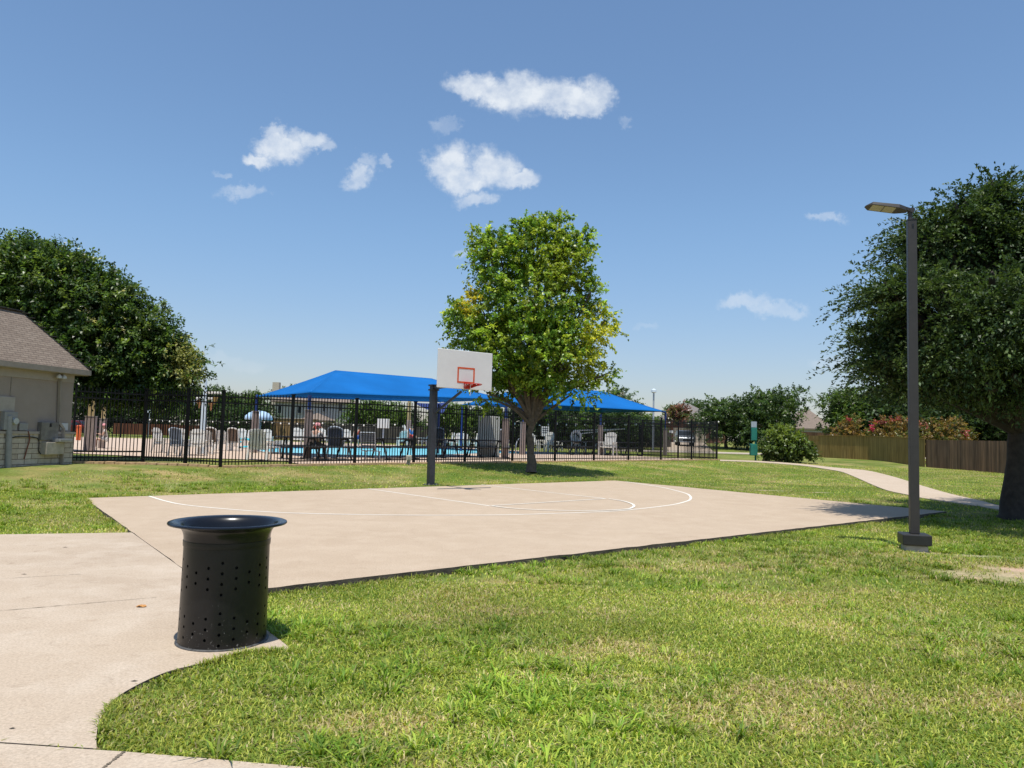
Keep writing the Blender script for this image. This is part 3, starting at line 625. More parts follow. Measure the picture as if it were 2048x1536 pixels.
# ------------------------------------------------------------------ trees
def leaves_mesh(P, ax, nr, L, W, fold=.18):
    s = unit(np.cross(ax, nr)); n = unit(np.cross(s, ax)); m_ = P+ax*(L*.45)[:, None]; f = n*(W*fold)[:, None]
    V = np.stack([P, m_+s*(W/2)[:, None]+f, P+ax*L[:, None]-np.array([0, 0, .12])*L[:, None], m_-s*(W/2)[:, None]+f], 1).reshape(-1, 3)
    return V, np.arange(len(P)*4).reshape(-1, 4)
def crown(lobes, n_twigs, per, L, W, cols, seed, twig=.5, up=.25, droop=.25, inner=.30, flat=.5, patches=(), clump=.25, sprays=None, zmin=None, gaps=None):
    """twigs of leaves spread through the volume of the lobes; cols = list of leaf colours; patches = (centre, radius, colour)"""
    r = np.random.default_rng(seed); lb = np.array([[*q[0], *q[1]] for q in lobes]); wgt = (lb[:, 3]*lb[:, 4]*lb[:, 5])**(2/3); wgt /= wgt.sum()
    i = r.choice(len(lb), n_twigs, p=wgt); d = unit(r.normal(0, 1, (n_twigs, 3))); rr = (inner+(1-inner)*r.uniform(0, 1, n_twigs))**.6
    o = lb[i, :3]+d*lb[i, 3:]*rr[:, None]
    # thin the twigs with 3-d clumping noise so that gaps and masses form
    if gaps:
        nz3 = .5*(fbm(o[:, 0]+.37*o[:, 1]+40, o[:, 2]+.2*o[:, 1], gaps[0], 2, seed)+fbm(o[:, 1]-.41*o[:, 0]+70, o[:, 2]*1.1+9, gaps[0], 2, seed+5)); g3 = nz3 > np.quantile(nz3, gaps[1])
        i, d, o = i[g3], d[g3], o[g3]; n_twigs = len(o)
    td = unit(d*1.0+r.normal(0, .45, d.shape)+np.array([0, 0, up])); tl = twig*r.uniform(.5, 1.5, n_twigs)
    rep = np.repeat(np.arange(n_twigs), per); k = len(rep); s = r.uniform(0, 1, k)
    P = o[rep]+td[rep]*(tl[rep]*s)[:, None]; P[:, 2] -= droop*tl[rep]*s*s; P += r.normal(0, .07*twig, P.shape)
    ax = unit(td[rep]*.5+r.normal(0, .6, (k, 3))+np.array([0, 0, -.15])); nr = unit(r.normal(0, flat, (k, 3))+np.array([0, 0, 1.0])+d[rep]*.35)
    ci = r.integers(0, len(cols), n_twigs); c = np.array(cols)[ci][rep]*(1+r.normal(0, clump, n_twigs))[rep][:, None].clip(.5, 1.7)*r.uniform(.75, 1.25, k)[:, None]
    for (pc_, pr, pcol) in patches:
        q = np.linalg.norm((P-np.array(pc_))/np.array(pr), axis=1); hit = r.uniform(0, 1, k) < np.clip(1.25-q, 0, .9)
        c[hit] = np.array(pcol)*r.uniform(.75, 1.25, hit.sum())[:, None]
    if sprays:      # long thin arching shoots that break up the outline
        m, pp, sl, lobs = sprays; lb2 = np.array([[*q[0], *q[1]] for q in lobs]); j2 = r.integers(0, len(lb2), m); d2 = r.normal(0, 1, (m, 3)); d2[:, 2] = np.abs(d2[:, 2])*.7-.1; d2 = unit(d2)
        o2 = lb2[j2, :3]+d2*lb2[j2, 3:]*r.uniform(.6, .95, m)[:, None]; t2 = unit(d2+r.normal(0, .25, d2.shape)+np.array([0, 0, .1])); l2 = sl*r.uniform(.5, 1.3, m)
        rp = np.repeat(np.arange(m), pp); kk2 = len(rp); s2 = r.uniform(0, 1, kk2); P2_ = o2[rp]+t2[rp]*(l2[rp]*s2)[:, None]; P2_[:, 2] -= .42*l2[rp]*s2*s2; P2_ += r.normal(0, .028, P2_.shape)*(1.3-s2)[:, None]
        a2 = unit(t2[rp]*.9+r.normal(0, .5, (kk2, 3))); n2_ = unit(r.normal(0, flat, (kk2, 3))+np.array([0, 0, 1.0])); c2 = np.array(cols)[r.integers(0, len(cols), m)][rp]*r.uniform(.75, 1.3, kk2)[:, None]
        P = np.concatenate([P, P2_]); ax = np.concatenate([ax, a2]); nr = np.concatenate([nr, n2_]); c = np.concatenate([c, c2]); k = len(P)
    if zmin is not None:
        g_ = P[:, 2] > zmin(P[:, 0])+r.normal(0, .12, k)+(fbm(P[:, 0]*1.0, P[:, 1]*1.0, 1.3, 2, 9)-.5)*1.0; P, ax, nr, c = P[g_], ax[g_], nr[g_], c[g_]; k = len(P)
    V, Q = leaves_mesh(P, ax, nr, L*r.uniform(.7, 1.3, k), W*r.uniform(.7, 1.3, k))
    return V, Q, np.repeat(c.clip(0, 1), 4, 0), o
def limbs(base, top, r0, lobes, seed, n2=0, tips=None, sway=.15):
    r = np.random.default_rng(seed); mb = MB(); base = np.array(base, float); top = np.array(top, float)
    k = 7; pts = [base+(top-base)*t+np.array([*r.normal(0, sway*.25, 2), 0])*(0 < t < 1) for t in np.linspace(0, 1, k)]
    rad = [r0*(1.5 if i == 0 else 1.12 if i == 1 else 1-.35*i/(k-1)) for i in range(k)]
    pts.insert(1, base+(top-base)*.04); rad.insert(1, r0*1.22); mb.tube(pts, rad, 12)
    for (c, rd) in lobes:
        c = np.array(c, float); st = base+(top-base)*r.uniform(.72, 1.0); mid = st+(c-st)*.5+np.array([*r.normal(0, sway, 2), r.uniform(0, .3)*np.linalg.norm(c-st)*.3]); e = c+(c-st)*.06
        q = spline([st, mid, c, e], 4); mb.tube(q, list(np.linspace(r0*.5, r0*.05, len(q))), 7, cap=False)
    if tips is not None and n2:
        for tpt in tips[r.choice(len(tips), n2, replace=False)]:
            j = np.argmin([np.linalg.norm(np.array(c)-tpt) for c, _ in lobes]); c = np.array(lobes[j][0]); md = (c+tpt)/2+np.array([0, 0, .12*np.linalg.norm(tpt-c)])
            mb.tube([c, md, tpt], [r0*.10, r0*.06, r0*.02], 5, cap=False)
    return mb
def tree(name, label, base, top, r0, lobes, nt_, per, L, W, cols, seed, barkm='bark', leafm='leaf', group=None, n2=25, cat='tree', loc_parts=None, **kw):
    root = empty(name, base, label, cat, group=group)
    V, Q, c, tips = crown(lobes, nt_, per, L, W, cols, seed, **kw)
    limbs(base, top, r0, lobes, seed+1, n2, tips).build('trunk', barkm, root, smooth=True, world=True)
    o = bpy.data.objects.new('crown', np_mesh('crown', V-np.array(base, float), Q, leafm, c)); COL.objects.link(o); o.parent = root
    return root
def satellites(lobes, n, seed, k=.38, out_=.92):
    r = np.random.default_rng(seed); o = list(lobes)
    for (c, rd) in lobes:
        for _ in range(n):
            d = unit(r.normal(0, 1, 3)); q = k*r.uniform(.6, 1.3); o.append((np.array(c)+d*np.array(rd)*out_, tuple(np.array(rd)*q)))
    return o
def lobe_px(Y, items, depth=.9):
    r = np.random.default_rng(5); k = Y/F_PX; out_ = []
    for it in items:
        x, y, rx, ry = it[:4]; dy = it[4] if len(it) > 4 else r.uniform(-.25, .25)*rx*k
        c = at(x, y, Y+dy); out_.append((c, (rx*k, max(rx, ry)*k*depth, ry*k)))
    return out_

# the maple behind the hoop
YM = G(1062, 943)[1]
mb_ = G(1062, 945)
mlobes = lobe_px(YM, [(1064+(q[0]-1064)*.95, *q[1:]) for q in [(1000, 525, 62, 62), (1075, 505, 68, 62), (1140, 535, 48, 64), (1075, 600, 100, 80), (965, 630, 58, 55), (1165, 650, 55, 58), (1055, 690, 115, 72), (1125, 735, 80, 50), (1000, 735, 72, 48), (972, 786, 38, 20), (1215, 750, 26, 16), (925, 655, 32, 42), (1120, 456, 18, 26), (1062, 455, 32, 24), (965, 487, 34, 30), (1210, 650, 32, 34), (1168, 485, 18, 24), (905, 620, 14, 22), (1060, 762, 80, 22), (1145, 790, 50, 18), (985, 800, 40, 14), (1185, 590, 26, 30)]])
tree('maple_tree', 'leafy green maple with yellow patches standing behind the basketball hoop', mb_, at(1062, 828, YM), .165, mlobes, 4000, 22, .118, .092,
     [(.25, .37, .05), (.15, .26, .036), (.37, .44, .06), (.28, .39, .05), (.11, .20, .034)], 101, twig=.50, up=.45, droop=.35, n2=40, inner=.22, clump=.32, gaps=(1.0, .13),
     patches=[(at(942, 605, YM), (.55, 3, .75), (.60, .50, .05)), (at(1205, 675, YM), (1.05, 3, 1.45), (.62, .60, .07)), (at(1170, 740, YM), (.9, 3, .7), (.40, .42, .05)), (at(970, 790, YM), (.4, 3, .3), (.27, .24, .03)), (at(1120, 540, YM), (1.3, 3, 1.4), (.28, .34, .042))])
# the big flowering tree behind the pool house
YL = 25.7
llobes = lobe_px(YL, [(255, 790, 50, 22, .5), (300, 785, 55, 22, .2), (350, 780, 30, 22), (130, 738, 60, 34), (20, 575, 105, 85), (110, 580, 95, 80), (195, 620, 85, 75), (270, 680, 75, 70), (330, 722, 52, 52), (60, 680, 120, 90), (180, 710, 105, 75), (270, 755, 85, 45), (-90, 590, 120, 95), (372, 728, 22, 30), (235, 776, 70, 26), (325, 770, 45, 28), (-60, 720, 110, 80), (110, 500, 12, 12), (20, 500, 60, 22), (250, 590, 20, 18), (60, 520, 60, 30), (150, 548, 50, 36), (215, 590, 45, 36), (290, 650, 36, 36), (340, 690, 30, 30), (372, 745, 24, 34)])
lb = np.array(G(95, 912, .4)); lb = np.array([at(60, 905, YL)[0], YL, .4])
fl_c = [at(x, y, YL-1.3) for x, y in [(240, 658), (215, 690), (285, 660), (270, 730), (230, 575), (95, 470), (350, 690), (372, 706), (385, 735), (130, 545), (190, 640), (245, 640), (165, 620), (15, 480), (310, 590), (365, 665)]]
tree('flowering_tree', 'large dark green tree dotted with cream blossom behind the pool house', lb, np.array([lb[0]+.3, YL, 3.2]), .22, [(c, (a, b*.85, d)) for c, (a, b, d) in llobes], 8000, 20, .135, .070,
     [(.065, .120, .028), (.050, .098, .025), (.095, .155, .034), (.15, .21, .05), (.040, .075, .022)], 111, twig=.55, up=.4, droop=.25, inner=.2, n2=20, clump=.36, gaps=(1.0, .05), zmin=lambda x: 2.05+0*x,
     patches=[(c, (.17, .5, .13), (.52, .48, .31)) for c in fl_c]+[(at(380, 725, YL), (.5, 3, .9), (.36, .36, .13))])
# the live oak on the right edge
YO = 17.4
ob = G(2034, 1040)
olobes = lobe_px(YO, [(1775, 732, 48, 34, -.3), (1842, 778, 48, 26, .2), (1865, 470, 30, 20, .2), (1930, 440, 30, 22, -.3), (1970, 495, 90, 70), (1860, 500, 70, 60), (1828, 590, 62, 46, -1.0), (1890, 630, 120, 90, -1.2), (1800, 690, 62, 48, .4), (1950, 720, 120, 80, -1.5), (2095, 465, 90, 75), (2110, 560, 190, 150, .5), (2010, 770, 110, 50, -.8), (1850, 762, 50, 24, 1.5), (2230, 640, 190, 130, 1.0), (2210, 450, 120, 90, -1.5), (2060, 640, 160, 120, -2.6), (1930, 560, 110, 90, 2.4), (2090, 540, 160, 120, 3.0), (1780, 600, 24, 20, -.5), (1785, 655, 28, 22, 1.0), (1992, 405, 38, 28)], .95)
osat = satellites([(c, tuple(q*.56 for q in rd)) for c, rd in olobes], 6, 18, .34, 1.22)
# keep the skirt of the crown high enough for the fence and the flowering bushes to show under it
tree('live_oak_tree', 'big dark live oak at the right edge with a thick shaded trunk', ob, np.array([ob[0]+.15, ob[1], 2.7]), .30, osat, 11500, 22, .092, .046,
     [(.050, .086, .032), (.040, .070, .027), (.07, .112, .038), (.11, .155, .05), (.05, .083, .026)], 121, barkm='bark_dark', leafm='leaf_oak', twig=.75, up=.05, droop=.5, inner=.35, n2=40, clump=.42, sprays=(2300, 40, 1.22, [(c, tuple(q*.62 for q in rd)) for c, rd in olobes]), gaps=(.95, .34), zmin=lambda x: 2.30+.09*np.clip(ob[0]-x, 0, 3.2))

# background trees: four kinds, copied
def proto(name, label, lobes, nt_, per, L, W, cols, seed, trunk_h, r0, **kw):
    return tree(name, label, (0, 0, 0), (0.1, 0, trunk_h), r0, lobes, nt_, per, L, W, cols, seed, **kw)
DK = [(.055, .100, .030), (.044, .082, .026), (.072, .122, .034), (.095, .148, .042)]
MD = [(.085, .145, .034), (.065, .115, .028), (.11, .175, .04), (.13, .20, .045)]
LT = [(.10, .175, .035), (.085, .15, .03), (.13, .20, .042)]
def rnd_lobes(seed, n, R, H, z0):
    r = np.random.default_rng(seed); o = []
    for _ in range(n):
        a = r.uniform(0, 2*np.pi); q = R*r.uniform(.1, .72); z = z0+(H-z0)*r.uniform(.18, .85); k = R*r.uniform(.34, .55)*(1.1-.35*(z-z0)/(H-z0))
        o.append(((q*math.cos(a), q*math.sin(a), z), (k, k, k*.8)))
    return o+[((0, 0, z0+(H-z0)*.5), (R*.7, R*.7, (H-z0)*.42))]
P_round = proto('round_tree', 'x', rnd_lobes(1, 16, 4.5, 8.5, 1.2), 900, 16, .30, .17, DK, 201, 2.4, .2, twig=.9, droop=.3, n2=8)
P_tall = proto('tall_tree', 'x', rnd_lobes(2, 14, 3.2, 9.5, 1.4), 800, 16, .30, .17, MD, 211, 2.6, .18, twig=.9, up=.5, droop=.2, n2=8)
P_loose = proto('loose_tree', 'x', rnd_lobes(3, 12, 4.0, 7.5, 1.3), 620, 16, .30, .18, LT, 221, 2.2, .15, twig=1.0, droop=.4, n2=8)
P_dark = proto('dark_tree', 'x', rnd_lobes(4, 18, 5.0, 7.5, .8), 1000, 16, .34, .18, [(.045, .080, .028), (.036, .066, .023), (.06, .10, .032)], 231, 2.0, .22, twig=.9, droop=.35, n2=8)
used = set()
def put_tree(P, px, base_py, top_py, Y, label, sx=1.0, rz=None, group='trees in the distance', H=8.5, width_px=None):
    o = P if P.name not in used else copy_tree(P)
    used.add(P.name); b = at(px, base_py, Y); tz = at(px, top_py, Y)[2]; zb = float(height(b[0], Y)); s = (tz-zb)/H
    wx = s*sx
    o.location = (b[0], Y, zb-.05); o.scale = (wx, wx, s); o.rotation_euler = (0, 0, rz if rz is not None else random.uniform(0, 6.28)); o['label'] = label; o['group'] = group; o['category'] = 'tree'
    return o
TREES = [
    (P_dark, 185, 775, 100, 'dark tree behind the tan canopy posts beside the pool house', 1.3, 7.5), (P_dark, 255, 790, 102, 'dark tree behind the red brown fence, right of the tan canopy posts', 1.3, 7.5),
    (P_round, 320, 788, 101, 'round dark tree behind the red brown fence, left of the fence corner post', 1.3, 8.5), (P_tall, 385, 768, 88, 'tall tree whose top shows left of the white spray post', .9, 9.5),
    (P_round, 432, 765, 90, 'round green tree directly behind the white spray post', .9, 8.5), (P_tall, 462, 783, 92, 'tree between the white spray post and the mushroom fountain', .9, 9.5),
    (P_tall, 505, 776, 95, 'tall tree directly above the mushroom fountain', .9, 9.5), (P_dark, 480, 812, 84, 'low dark tree behind the mushroom fountain', 1.6, 7.5),
    (P_round, 583, 764, 118, 'tree top beside the pale chimney above the left canopy', .9, 8.5),
    (P_loose, 728, 795, 92, 'bright green tree under the left canopy beside the pale house', 1.1, 7.5), (P_loose, 775, 797, 94, 'bright green tree under the left canopy behind the white board', 1.0, 7.5),
    (P_dark, 800, 815, 98, 'dark low tree under the left canopy near the tan sail post', 1.1, 7.5), (P_loose, 893, 800, 74, 'pale leaved tree right of the hoop post under the canopy', 1.0, 7.5),
    (P_round, 945, 806, 80, 'dark tree under the backboard behind the pool', 1.1, 8.5), (P_dark, 1010, 812, 76, 'dark tree behind the white cabinet', 1.3, 7.5), (P_dark, 1085, 800, 76, 'dark tree just right of the maple trunk', 1.4, 7.5),
    (P_dark, 1150, 806, 80, 'dark tree behind the life ring', 1.4, 7.5), (P_round, 1225, 772, 88, 'tree rising above the right canopy beside the maple crown', 1.0, 8.5), (P_round, 1190, 785, 84, 'tree half hidden by the maple above the right canopy', 1.0, 8.5),
    (P_dark, 1215, 822, 78, 'dark tree behind the right canopy posts', 1.5, 7.5), (P_loose, 1285, 822, 96, 'green tree beneath the right corner of the right canopy', 1.3, 7.5), (P_dark, 1270, 838, 84, 'low dark tree under the right canopy by the grey fence', 1.5, 7.5),
    (P_round, 1385, 795, 128, 'green tree rising behind the garage house chimney', 1.0, 8.5), (P_tall, 1345, 806, 135, 'tree at the left of the garage house roof', 1.0, 9.5),
    (P_round, 1452, 784, 92, 'dark spreading tree overhanging the garage house', 1.25, 8.5), (P_round, 1543, 764, 86, 'large round dark tree behind the green shrub', 1.0, 8.5), (P_dark, 1495, 806, 90, 'dark tree between the garage house and the large round tree', .9, 7.5),
    (P_tall, 1692, 768, 84, 'feathery tree at the left end of the olive fence', 1.15, 9.5), (P_loose, 1760, 780, 88, 'light green tree behind the pink crape myrtles', 1.1, 7.5),
    (P_dark, 1850, 745, 82, 'dark tree behind the lamp post and the olive fence', 1.3, 7.5), (P_round, 1950, 720, 82, 'dark tree behind the fence under the live oak', 1.3, 8.5), (P_dark, 2050, 740, 78, 'dark tree behind the fence at the right edge', 1.4, 7.5),
]
for P, px, ty_, Y_, lab, sx, H in TREES: put_tree(P, px, 880, ty_, Y_, lab, sx, H=H)

# crape myrtles and shrub
def bush(name, label, px, base_py, Y, items, n, per, L, W, cols, seed, cat='shrub', patches=(), base=None, **kw):
    lobes = lobe_px(Y, items); b = at(px, base_py, Y); z = float(height(b[0], Y)) if base is None else base
    b[2] = z; return tree(name, label, b, (b[0], b[1], z+.5), .06, lobes, n, per, L, W, cols, seed, cat=cat, patches=patches, n2=10, **kw)
OR = [(.22, .125, .04), (.17, .125, .04), (.25, .165, .045), (.13, .14, .04)]
def pk(x, y, Y, rx, rz, c=(.42, .06, .10)): return (at(x, y, Y-1), (rx*.75, 2.0, rz*.75), c)
bush('crape_myrtle', 'small bronze crape myrtle with a red tip, left of the three above the fence', 1694, 905, 72, [(1694, 864, 24, 20), (1704, 845, 14, 11), (1680, 872, 14, 12), (1705, 880, 18, 14)], 240, 14, .22, .12, OR, 301, patches=[pk(1704, 838, 72, .7, .35), pk(1682, 850, 72, .3, .3)], twig=.5, group='crape myrtles behind the olive fence')
bush('crape_myrtle', 'bronze crape myrtle with bright pink flowers just left of the lamp post', 1775, 905, 62, [(1765, 860, 26, 20), (1800, 856, 24, 20), (1785, 875, 40, 16), (1745, 870, 12, 10), (1812, 845, 12, 10)], 330, 14, .20, .11, OR, 302, patches=[pk(1748, 853, 62, .6, .5, (.58, .05, .17)), pk(1770, 843, 62, 1.0, .35), pk(1800, 838, 62, .8, .35, (.42, .08, .11))], twig=.5, group='crape myrtles behind the olive fence')
bush('crape_myrtle', 'wide bronze crape myrtle with reddish tips right of the lamp post', 1890, 905, 56, [(1862, 862, 26, 20), (1900, 858, 30, 22), (1925, 870, 18, 14), (1880, 876, 45, 14)], 380, 14, .19, .10, OR+[(.12, .14, .035)], 303, patches=[pk(1858, 848, 56, .8, .3, (.42, .09, .09)), pk(1932, 866, 56, .3, .3, (.5, .06, .13))], twig=.5, group='crape myrtles behind the olive fence')
bush('crape_myrtle', 'tall dusty pink crape myrtle beside the garage house chimney', 1355, 880, 118, [(1355, 830, 18, 16), (1365, 820, 14, 12), (1345, 838, 12, 10)], 220, 14, .34, .2, [(.22, .10, .09), (.28, .14, .12), (.12, .12, .04)], 304, twig=.7)
ys_ = G(1562, 924)[1]
bush('round_shrub', 'wide rounded green shrub beside the path, right of the green bag post', 1562, 924, ys_, [(1566, 885, 30, 24), (1544, 895, 18, 16), (1596, 895, 24, 18), (1554, 868, 15, 11), (1582, 872, 18, 12), (1544, 911, 12, 6), (1610, 908, 14, 10), (1560, 904, 30, 12)], 620, 18, .17, .09, [(.085, .13, .03), (.065, .105, .025), (.11, .16, .035)], 305, patches=[(at(1558, 862, ys_), (1.6, 4, .7), (.19, .25, .05))], twig=.5)

# ------------------------------------------------------------------ trash receptacle
canp = G(445, 1279, 0); can = empty('litter_bin', canp, 'black perforated metal litter bin with a wide flared top on the pavement corner', 'trash can')
def solid_of(mb_obj):
    dg = bpy.context.evaluated_depsgraph_get(); me = bpy.data.meshes.new_from_object(mb_obj.evaluated_get(dg)); return me
def make_can():
    n = 120; prof = [(.342, .012), (.340, .05), (.336, .40), (.333, .75)]
    b = MB(); b.lathe(prof, n); inner = [(r_-.012, z) for r_, z in prof]
    o2 = len(b.v); b.lathe(inner[::-1], n)
    # close rims
    k = len(prof)
    for j in range(n):
        b.f.append((j, o2+(k-1)*n+j, o2+(k-1)*n+(j+1) % n, (j+1) % n)); t1 = (k-1)*n
        b.f.append((t1+j, t1+(j+1) % n, o2+(j+1) % n, o2+j))
    body = b.build('body', 'can', can)
    cut = MB(); cols = 20
    for i in range(cols):
        a = R_(-70-4.4+18*i); cnt = [4, 3, 2, 3][i % 4]
        for cz in (.508, .150):
            for q in range(cnt):
                z = cz+(q-(cnt-1)/2)*.075; d = np.array([math.cos(a), math.sin(a), 0]); c = np.array([0, 0, z])
                cut.tube([c+d*.27, c+d*.40], .0116, 12)
    cu = cut.build('cutter', 'can', can)
    md = body.modifiers.new('holes', 'BOOLEAN'); md.object = cu; md.operation = 'DIFFERENCE'; md.solver = 'EXACT'
    me = solid_of(body); body.modifiers.clear(); body.data = me; bpy.data.objects.remove(cu)
    try:
        me.polygons.foreach_set('use_smooth', [True]*len(me.polygons)); me.set_sharp_from_angle(angle=R_(35))
    except Exception: pass
    MB().lathe([(.338, .0), (.360, .0), (.360, .006), (.338, .012)], 96).build('base_flange', mat('scuffed_flange', (.06, .06, .06), .6, var=.6, scale=30), can, smooth=True)
    MB().lathe([(.332, .712), (.3385, .715), (.3400, .735), (.3395, .756), (.334, .760)], 96).build('neck_band', 'can', can, smooth=True)
    fl = [(.336, .755), (.338, .785), (.344, .812), (.358, .836), (.385, .855), (.42, .864), (.448, .866), (.460, .869), (.465, .877), (.462, .885), (.452, .889), (.436, .888), (.41, .884), (.388, .876), (.370, .860), (.353, .834), (.338, .79), (.328, .74), (.322, .70)]
    MB().lathe(fl, 128).build('flared_rim', mat('glossy_rim', (.007, .008, .011), .24, var=.15, scale=8, spec=.4), can, smooth=True)
    MB().lathe([(.322, .70), (.316, .66), (.31, .04), (.0, .035)], 64).build('liner', 'can_in', can, smooth=True)
    can.scale = (.925, .925, 1)
make_can()
lf = G(282, 1214, 0); b = MB(); rr_ = np.random.default_rng(4)
pts = [(-.045, 0, .004), (-.03, .02, .014), (.0, .028, .006), (.03, .018, .018), (.05, .0, .010), (.028, -.02, .006), (-.005, -.024, .016), (-.03, -.016, .005)]
b.add([(0, 0, .022)]+pts, [(0, i+1, (i+1) % 8+1) for i in range(8)]); b.add([(0, 0, .018)]+[(x, y, z-.004) for x, y, z in pts], [(0, (i+1) % 8+1, i+1) for i in range(8)])
o = b.build('dry_leaf', mat('dry_leaf', (.42, .20, .06), .8, var=.4, scale=60)); o.location = lf; tag(o, 'curled orange brown leaf lying on the pavement left of the bin', 'leaf')
for i, (px, py, ln, lab) in enumerate([(130, 1095, .04, 'thin dark twig on the far part of the pavement'), (48, 1149, .035, 'small dark dead leaf near the left edge of the pavement'), (268, 1363, .026, 'small grey dead leaf beside the curved pavement edge'), (24, 1458, .018, 'tiny brown leaf at the left edge near the sidewalk')]):
    q = G(px, py, 0); b = MB(); b.add([(-ln, 0, .002), (0, .006, .008), (ln, .004, .003), (0, -.005, .005), (0, 0, .0015)], [(0, 3, 1), (1, 3, 2), (0, 1, 4), (1, 2, 4)]); o = b.build('dry_leaf', mat('dead_leaf', (.10, .08, .06), .9)); o.location = q; tag(o, lab, 'leaf')

# ------------------------------------------------------------------ basketball hoop
hp = G(861, 971, 0); hoop = empty('basketball_hoop', hp, 'basketball hoop on a dark square post with a white board and red rim', 'basketball hoop')
nH = np.array([.582, -.813, 0]); wH = np.array([.813, .582, 0]); ang = math.atan2(wH[1], wH[0])
topz = at(867, 772, hp[1])[2]
hw = lambda mb_, name, m, parent=hoop, **k: mb_.build(name, m, parent, world=True, **k)
hw(MB().box(hp+np.array([0, 0, topz/2]), (.19, .19, topz), ang), 'post', 'hoop_post', bevel=.012)
hw(MB().box(hp+np.array([0, 0, .015]), (.36, .36, .03), ang), 'base_plate', 'hoop_post', bevel=.004)
for s1 in (-1, 1):
    for s2 in (-1, 1): q = hp+wH*.13*s1+nH*.13*s2; hw(MB().tube([q+np.array([0, 0, .03]), q+np.array([0, 0, .065])], .018, 6), 'anchor_bolt', 'steel')
b = MB()
for dz in (-.12, .02): b.box(hp+np.array([0, 0, topz+dz]), (.25, .25, .045), ang)
hw(b, 'clamp_band', 'black')
YB = 21.45; bc = at(930.5, 740, YB); BW, BH = 1.84, 1.10
bx = lambda u, v, d=0: bc+wH*u+np.array([0, 0, v])+nH*d
# arms from the post to the back of the board
b = MB(); tp = hp+np.array([0, 0, topz-.05])
b.beam(tp, bx(0, -.12, -.09), .10, .10); b.beam(tp+np.array([0, 0, -.02]), bx(0, -.40, -.08), .075, .075)
hw(b, 'support_arm', 'hoop_post')
hw(MB().beam(hp+np.array([0, 0, topz-.85])+nH*.05, hp+nH*1.05+wH*.35+np.array([0, 0, topz-.18]), .06, .06), 'brace', 'hoop_post')
hw(MB().box(bx(0, -.20, -.055), (.7, .05, .7), ang), 'mounting_frame', 'hoop_post')
# fan shaped board with a cut lower corner like the photo's rectangle
brd = hw(MB().box(bx(0, 0), (BW, .04, BH), ang), 'backboard', 'board', bevel=.012)
b = MB(); sw, sh, s0, wd = .585, .455, .0, .048; cx_, cz_ = .02, -.155
for (u, v, ww, hh) in [(0, sh/2-wd/2, sw, wd), (0, -sh/2+wd/2, sw, wd), (-sw/2+wd/2, 0, wd, sh-2*wd), (sw/2-wd/2, 0, wd, sh-2*wd)]:
    b.box(bx(cx_+u, cz_+v, .0225), (ww, .004, hh), ang)
b.build('target_square', 'orange', brd, world=True)
rz_ = bx(0, 0)[2]-.42; rc = np.array([*(bx(cx_+.03, 0, .03+.36)[:2]), rz_])
rim = empty_part = MB(); ring = [rc+.225*np.array([math.cos(t), math.sin(t), 0]) for t in np.linspace(0, 2*math.pi, 41)]
rim.tube(ring, .014, 8, cap=False)
rimo = hw(rim, 'rim', 'rim', smooth=True)
b = MB(); p0 = bx(cx_+.03, rz_-bc[2]-.0, .03)
b.box(p0+np.array([0, 0, -.03]), (.17, .02, .19), ang)
for s in (-1, 1):
    e = rc+(wH*s*.20)+nH*.02; a0 = p0+wH*s*.08; b.add([a0+np.array([0, 0, .02]), a0+np.array([0, 0, -.12]), e+np.array([0, 0, -.012]), e+np.array([0, 0, .010])], [(0, 1, 2, 3)]); b.add([a0+np.array([0, 0, .02])+wH*.006, a0+np.array([0, 0, -.12])+wH*.006, e+np.array([0, 0, -.012])+wH*.006, e+np.array([0, 0, .010])+wH*.006], [(3, 2, 1, 0)])
    b.beam(a0+np.array([0, 0, -.05]), rc+wH*s*.16+nH*.12+np.array([0, 0, -.008]), .02, .05)
fl = [p0+wH*.12, p0-wH*.12, rc-wH*.2, rc+wH*.2]; b.add([q+np.array([0, 0, .012]) for q in fl]+[q+np.array([0, 0, .004]) for q in fl], [(0, 1, 2, 3), (7, 6, 5, 4), (0, 4, 5, 1), (3, 2, 6, 7)])
b.build('rim_bracket', 'rim', rimo, world=True)
for t in np.linspace(.2, 6.2, 12): q = rc+.232*np.array([math.cos(t), math.sin(t), 0]); MB().beam(q+np.array([0, 0, -.006]), q+np.array([0, 0, -.03]), .02, .008).build('net_hook', 'white', rimo, world=True)
q = rc-wH*.17+nH*.10
MB().tube([q, q+np.array([.004, 0, -.15]), q+np.array([-.003, 0, -.34])], .008, 6).build('net_strand', 'white', rimo, world=True)

# ------------------------------------------------------------------ lamp post
lp = G(1829, 1101); lamp = empty('lamp_post', lp, 'brown square lamp post with a flat pointed LED head on the right lawn', 'lamp post')
ltop = at(1823, 441, lp[1])[2]; la = R_(-16)
lw = lambda mb_, name, m, parent=lamp, **k: mb_.build(name, m, parent, world=True, **k)
lw(MB().box((lp[0], lp[1], lp[2]+.03), (.33, .33, .14), la), 'footing', 'cement', bevel=.02)
lw(MB().box((lp[0], lp[1], lp[2]+.185), (.42, .42, .17), la), 'base_cover', mat('base_cover_black', (.022, .021, .021), .45, var=.2), bevel=.015)
lw(MB().box((lp[0], lp[1], (ltop+.2)/2), (.135, .135, ltop-.2), la), 'pole', 'bronze', bevel=.008)
b = MB(); b.box((lp[0], lp[1], ltop+.004), (.145, .145, .012), la); lw(b, 'pole_cap', 'bronze')
kn = np.array([lp[0]-.02, lp[1], ltop]); 
lw(MB().tube([kn, kn+np.array([0, 0, .10]), kn+np.array([.01, 0, .16])], [.035, .033, .04], 10), 'tenon', 'bronze', smooth=True)
